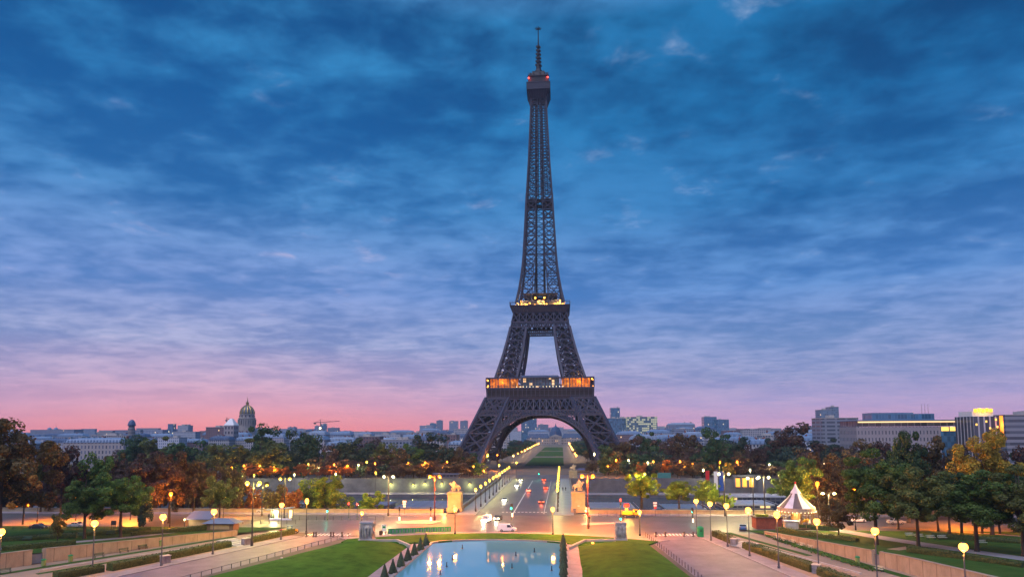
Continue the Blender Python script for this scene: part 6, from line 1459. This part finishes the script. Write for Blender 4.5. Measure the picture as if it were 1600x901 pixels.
for i in range(27): p = a.lerp(b, i / 26); m = MB(); m.beam(p, p + Vector((0, 0, .9)), .09); m.build('rail_post', POLE_D, t)
def bench(mat):
    t = thing('park_bench', 'b', 'bench'); m = MB()
    for k in range(3): m.box((0, -.2 + .2 * k, .45), (2.0, .14, .05))
    m.build('seat', mat, t); m = MB()
    for k in range(2): m.box((0, .3 + .05 * k, .68 + .2 * k), (2.0, .05, .14))
    m.build('backrest', mat, t)
    for s in (-1, 1): m = MB(); m.box((s * .8, -.2, .22), (.08, .08, .44)); m.box((s * .8, .28, .42), (.08, .08, .85)); m.box((s * .8, .03, .42), (.06, .5, .05)); m.build('leg', POLE_D, t)
    return t
BE_ = bench(surf('bench_green_wood', (.06, .12, .08), .6)); angL = math.atan2(wL[1].y - wL[0].y, wL[1].x - wL[0].x); angR = math.atan2(wR[1].y - wR[0].y, wR[1].x - wR[0].x)
for i, (px, y) in enumerate(((8, 896), (155, 871), (194, 863), (223.6, 857.5), (238, 854.5), (264, 850))): p = P(px, y); put(BE_, (p.x, p.y, .06), f'green bench along the left garden wall, {ORD[i]} from the left', 'benches along the left garden wall', 1, angL + math.pi * 0)
BW = bench(surf('bench_pale_wood', (.45, .47, .38), .6))
for i, (px, y) in enumerate(((1213, 842.5), (1222, 846), (1237, 849), (1251, 854), (1264, 858), (1373, 892))): p = P(px, y); put(BW, (p.x, p.y, .06), f'pale bench along the right garden wall, {ORD[i]} from the carousel side', 'benches along the right garden wall', 1, angR + math.pi)
for i, (px, y) in enumerate(((1422, 838), (1437, 840), (1455, 842), (1473, 842), (1535, 850))):
    q_ = on_terrace([(px, y)])[0]; put(BW, tuple(q_), f'pale bench under the trees of the right terrace, {ORD[i]} from the left', 'benches on the right terrace', 1, .1)
for i, (px, y) in enumerate(((42, 844), (64, 842), (86, 840.5), (126, 838), (172, 835), (188, 833))):
    q_ = on_terrace([(px, y)])[0]; put(BE_, tuple(q_), f'shadowed green bench on the left terrace, {ORD[i]} from the left', 'benches on the left terrace', 1, .1)
def bin_(mat, lidm):
    t = thing('litter_bin', 'b', 'bin'); m = MB(); m.lathe([(.36, .05), (.40, .1), (.40, 1.15)], 12); m.build('bin_body', mat, t); m = MB(); m.lathe([(.46, 1.15), (.46, 1.28), (.2, 1.4)], 12); m.build('bin_lid', lidm, t); return t
BN = bin_(surf('bin_olive_paint', (.22, .30, .10), .6), GREENP)
for px, y, lab in ((110, 877, 'yellow green litter bin on the left promenade by the wall'), (68, 884, 'litter bin with green lid before the left garden gate'), (1340, 880, 'green litter bin on the right promenade by the wall'), (250, 853, 'litter bin between the benches of the left garden wall')): p = P(px, y); put(BN, (p.x, p.y, .06), lab, 'litter bins on the promenades')
p = P(1094.5, 838.5); t = thing('glass_container', 'tall bright green cylindrical container at the far end of the right pavement', 'container', (p.x, p.y, .13)); m = MB(); m.lathe([(.75, 0), (.8, .15), (.8, 1.9), (.72, 2.0)], 16); m.build('container_body', GREENP, t); m = MB(); m.lathe([(.84, 2.0), (.8, 2.2), (.4, 2.5), (.05, 2.55)], 16); m.build('domed_lid', GREENP, t); m = MB(); m.box((0, -.8, 1.5), (.4, .06, .25)); m.build('slot', POLE_D, t)
for px, y, lab in ((258, 880, 'weathered stone block at the end of the left hedge by the lamp post'), (1147, 852, 'stone block at the end of the short right hedge'), (384, 851, 'dark stone block at the end of the far left hedge'), (1276, 895, 'stone block at the end of the long right hedge')):
    p = P(px, y); t = thing('stone_block', lab, 'stone block', (p.x, p.y, .05), angL); m = MB(); m.box((0, 0, .75), (1.6, 1.3, 1.5)); o = m.build('block', surf('rough_block', (.26, .24, .25), .9, .4, 1.2, .8), t); bv = o.modifiers.new('b', 'BEVEL'); bv.width = .08; m = MB(); m.box((0, 0, 1.55), (1.75, 1.45, .12)); m.build('cap', CONC, t)
p = P(1202, 826); t = thing('brick_hut', 'low red brick hut with flower boxes left of the near carousel', 'hut', (p.x, p.y + 2, 0)); m = MB(); m.box((0, 0, 1.4), (6.6, 4, 2.8)); m.build('wall', BRICK, t); m = MB(); m.box((0, 0, 2.9), (7, 4.4, .25)); m.build('flat_roof', WOOD, t); m = MB(); m.box((-1.2, 0, 3.3), (3, 1.4, .6)); m.build('flower_box', F['lime'], t)
def flowerbed(px, y, lab, kd, n=90, rx=3.0, ry=1.0):
    p = P(px, y); g = random.Random(int(px)); m = MB()
    for i in range(n * 3): c = Vector((g.uniform(-rx, rx), g.uniform(-ry, ry), g.uniform(.05, .55))); u, v = [Vector((g.gauss(0, 1), g.gauss(0, 1), g.gauss(0, .7))).normalized() * .2 for _ in (0, 1)]; m.add([c - u, c - v, c + u, c + v], [(0, 1, 2, 3)])
    o = m.build('flower_bed', F[kd], None, False, (p.x, p.y, .05)); o.rotation_euler = (0, 0, angR); tag(o, lab, 'flower bed')
for i, (px, y) in enumerate(((1212, 841), (1232, 849), (1256, 857), (1285, 867), (1320, 878), (1350, 887))): flowerbed(px, y, f'leafy flower bed at the foot of the right garden wall, {ORD[i]} from the carousel side', 'green', 90, 3.2, .9)
# street railings at the left street and a dark board
for lab, x0, x1, y in (('dark pedestrian railing along the orange lit street on the far left', 20, 250, 829), ('dark pedestrian railing behind the kiosks', 352, 462, 818), ('thin railing along the pavement right of the statue', 935, 1075, 806), ('thin railing along the left quay pavement', 455, 600, 812)):
    a, b = P(x0, y), P(x1, y); t = thing('street_railing', lab, 'railing'); m = MB()
    for z in (.35, .7, 1.05): m.beam(a + Vector((0, 0, z)), b + Vector((0, 0, z)), .05)
    m.build('rails', POLE_D, t); n = min(22, max(6, int((b - a).length / 2.5)))
    for i in range(n + 1): q_ = a.lerp(b, i / n); m = MB(); m.beam(q_, q_ + Vector((0, 0, 1.15)), .08); m.build('rail_post', POLE_D, t)
p = P(177, 830); t = thing('black_panel', 'black square panel on legs behind the right green terrace tree', 'panel', (p.x, p.y, 0)); m = MB(); m.box((0, 0, 2.3), (1.4, .12, 1.2)); m.build('board', POLE_D, t); m = MB(); m.box((-.5, 0, .85), (.08, .08, 1.7)); m.box((.5, 0, .85), (.08, .08, 1.7)); m.build('leg', POLE_D, t)
# ------------------------------------------------------------------ river side: boats, pontoons, banners
def pontoon(px0, px1, d0, d1, zroof, label, roofm, z0=-7.6):
    x0, x1 = xat(px0, d0), xat(px1, d0); t = thing('moored_barge', label, 'barge', ((x0 + x1) / 2, (d0 + d1) / 2, z0)); w, dp = x1 - x0, d1 - d0; H_ = zroof - z0
    m = MB(); m.prism([(-w / 2, -dp / 2), (w / 2 - 3, -dp / 2), (w / 2, 0), (w / 2 - 3, dp / 2), (-w / 2, dp / 2)], -.4, H_ * .35); m.build('hull', surf('dark_hull_paint', (.03, .035, .06), .5), t)
    m = MB(); m.box((-.5, 0, H_ * .62), (w - 5, dp - 1.2, H_ * .55)); m.build('cabin', facade('barge_cabin', (.12, .13, .18), (.05, .06, .10), 2.0, 1.6, (.12, .88), (.2, .85), .02, (1, .6, .2), 1.5), t)
    m = MB(); m.box((-.5, 0, H_ * .93), (w - 4, dp - .4, H_ * .08)); 
    for k in range(8): m.box((-w / 2 + (k + .5) * w / 8, 0, H_ * .98), (.25, dp - .6, .12), .0)
    m.build('roof', roofm, t); return t
BLR = surf('blue_grey_roof', (.12, .16, .23), .5, .15, .2)
pontoon(612, 712, 238, 262, -1.6, 'wide moored barge with flat blue grey roof left of the bridge', BLR); pontoon(914, 1000, 238, 258, -1.6, 'long moored barge with flat blue grey roof right of the bridge', BLR)
pontoon(560, 618, 262, 276, -3.5, 'lower pale roofed boat behind the round green trees', PALEB); pontoon(1030, 1110, 240, 256, -2.0, 'moored barge behind the yellow green trees on the right', BLR)
pontoon(1118, 1215, 246, 262, -1.0, 'white excursion boat with glass cabin behind the right lamps', surf('grey_white_roof', (.30, .33, .38), .5)); pontoon(1130, 1235, 290, 304, -2.6, 'second white excursion boat farther out on the right', surf('grey_white_roof', (.30, .33, .38), .5)); pontoon(380, 500, 246, 262, -2.6, 'moored boat behind the low autumn trees on the left', BLR)
pontoon(672, 724, 347.5, 356, 3.6, 'pale roofed pavilion on the far quay left of the bridge end', PALEB, 0)
for px, y0, y1, w, mt, lab in ((1106, 735, 762, 5.5, RED, 'tall red banner board on the far right quay'), (1119, 736, 766, 5.5, WPAINT, 'tall white banner board left of the blue one'), (1127.5, 736, 766, 6.5, BLUE, 'tall blue banner board right of the white one')):
    d = 300; p0, p1 = PD(px, y1, d), PD(px, y0, d); t = thing('banner_board', lab, 'banner', (p0.x, d, p0.z)); ww = w * d / F_PX; h = p1.z - p0.z; m = MB(); m.box((0, 0, h / 2), (ww, .3, h)); m.build('banner_face', mt, t); m = MB(); m.box((-ww / 2, .3, h / 2 - 2), (.2, .2, h + 4)); m.box((ww / 2, .3, h / 2 - 2), (.2, .2, h + 4)); m.build('support', POLE_D, t)
d = 344.2; t = thing('quay_arcade', 'row of three orange lit openings in the river wall at the right', 'arcade', (xat(1158, d), d, -6))
m = MB()
for k in range(3): m.box(((k - 1) * 3.4, 0, 5.2), (2.2, .6, 4.4))
m.build('lit_opening', glow('orange_opening_light', (1.0, .42, .06), 1.0), t); m = MB()
for k in range(4): m.box(((k - 1.5) * 3.4, -.3, 5.4), (1.0, .8, 6.0))
m.box((0, -.3, 8.6), (12.4, .9, .8)); m.build('pillar', STONE_G, t)
for i, (px, y) in enumerate(((611, 756), (664, 755), (690.5, 755), (734, 756), (646, 757))):
    p = PD(px, y, 344.3); t = thing('wall_lamp', f'small yellow lamp washing the far river wall left of the bridge, {ORD[sorted([611, 664, 690.5, 734, 646]).index(px)]} from the left', 'lamp', (p.x, 344.3, p.z), 0, 'wall lamps on the far river wall'); m = MB(); m.ball((0, -.6, 0), .38, 8, 5); m.build('globe', LAMPY, t); m = MB(); m.beam((0, .5, .2), (0, -.6, .4), .1); m.build('bracket', POLE_D, t); point(t, (0, -1.4, -.6), 900, (.85, .85, .25), .3)
m = MB(); 
for x0, px0, px1 in ((0, 1024, 1044),): m.box((xat(1034, 350), 350, 2.4), (xat(1044, 350) - xat(1024, 350), 3, 2.8))
tag(m.build('container_row', surf('teal_container', (.03, .16, .18), .5)), 'teal container cabin standing on the far quay right of the bridge', 'container')
for px, base, lab in ((912, 738, 'dark blue canvas stall on the far quay beside the far carousel'), (1012, 738, 'small grey stall right of the far carousel')):
    p = P(px, base); t = thing('market_stall', lab, 'stall', (p.x, p.y, 0)); m = MB(); m.box((0, 0, 2.4), (9, 4, .9), 0, None, .6); m.build('canopy', CANVAS_B, t); m = MB()
    for sx in (-1, 1):
        for sy in (-1, 1): m.box((sx * 3.8, sy * 1.6, 1), (.15, .15, 2))
    m.build('posts', POLE_D, t); m = MB(); m.box((0, -1.2, .5), (7, .8, 1)); m.build('counter', WOOD, t)
# two walkers on the bridge and one by the shelter
def person(px, base, label, top_m, leg_m, ph):
    p = P(px, base); t = thing('person', label, 'person', (p.x, p.y, .16), ph)
    V = [(0, 0, .93), (0, 0, 1.15), (0, 0, 1.40), (0, 0, 1.52), (.02, 0, 1.66), (.09, .1, .88), (.16, .1, .48), (.08, .1, .06), (.22, .1, .04), (-.05, -.1, .88), (-.02, -.1, .48), (-.22, -.1, .08), (-.08, -.1, .05), (0, .2, 1.38), (-.1, .24, 1.12), (.04, .25, .9), (0, -.2, 1.38), (.1, -.24, 1.12), (.22, -.24, .94)]
    E_ = [(0, 1), (1, 2), (2, 3), (3, 4), (0, 5), (5, 6), (6, 7), (7, 8), (0, 9), (9, 10), (10, 11), (11, 12), (2, 13), (13, 14), (14, 15), (2, 16), (16, 17), (17, 18)]
    Rr = [.15, .14, .17, .07, .11, .1, .075, .05, .04, .1, .075, .05, .04, .07, .055, .04, .07, .055, .04]
    skin_obj('body', V, E_, Rr, top_m, t, 1); m = MB(); m.ball((0, 0, 1.71), .115, 8, 6); m.build('hair', surf('dark_hair', (.02, .015, .012)), t); return t
DKC = surf('dark_coat_cloth', (.03, .03, .04), .8)
person(879.5, 767, 'person in dark clothes walking on the right bridge pavement, left of two', DKC, DKC, 1.5); person(883.8, 767, 'person in dark clothes walking on the right bridge pavement, right of two', DKC, DKC, 1.6); person(420, 812, 'person in a dark coat standing beside the bus shelter', DKC, DKC, -1.0)
# fountain nozzles standing in the pool
for i, (px, y) in enumerate(((722.5, 856.5), (707, 874), (698, 885), (688, 897), (806, 868), (800, 887), (835, 862), (862, 891))):
    p = P(px, y, .05); t = thing('fountain_nozzle', f'dark fountain nozzle standing in the pool, {ORD[i]} counted from the left edge', 'fountain nozzle', (p.x, p.y, .03), 0, 'fountain nozzles in the pool'); m = MB(); m.lathe([(.25, 0), (.22, .15), (.1, .2), (.08, .75), (.14, .8), (.05, .95)], 8); m.build('spout', POLE_D, t); m = MB(); m.lathe([(.32, 0), (.3, .08)], 10); m.build('base', KERB, t)
# lit stone ball lamps in the lawn kerb
for px, y, lab in ((926, 848, 'small orange ground light on the right low white wall'), (440, 868, 'small pale marker plate in the left lawn')):
    p = P(px, y, .8); t = thing('ground_light', lab, 'ground light', (p.x, p.y, .75 if px > 900 else .35)); m = MB(); m.lathe([(.3, 0), (.28, .15), (.2, .2)], 10); m.build('lens', LAMPG if px > 900 else CONC, t); 
    if px > 900: point(t, (0, -.3, .7), 220, (1, .6, .2), .2)
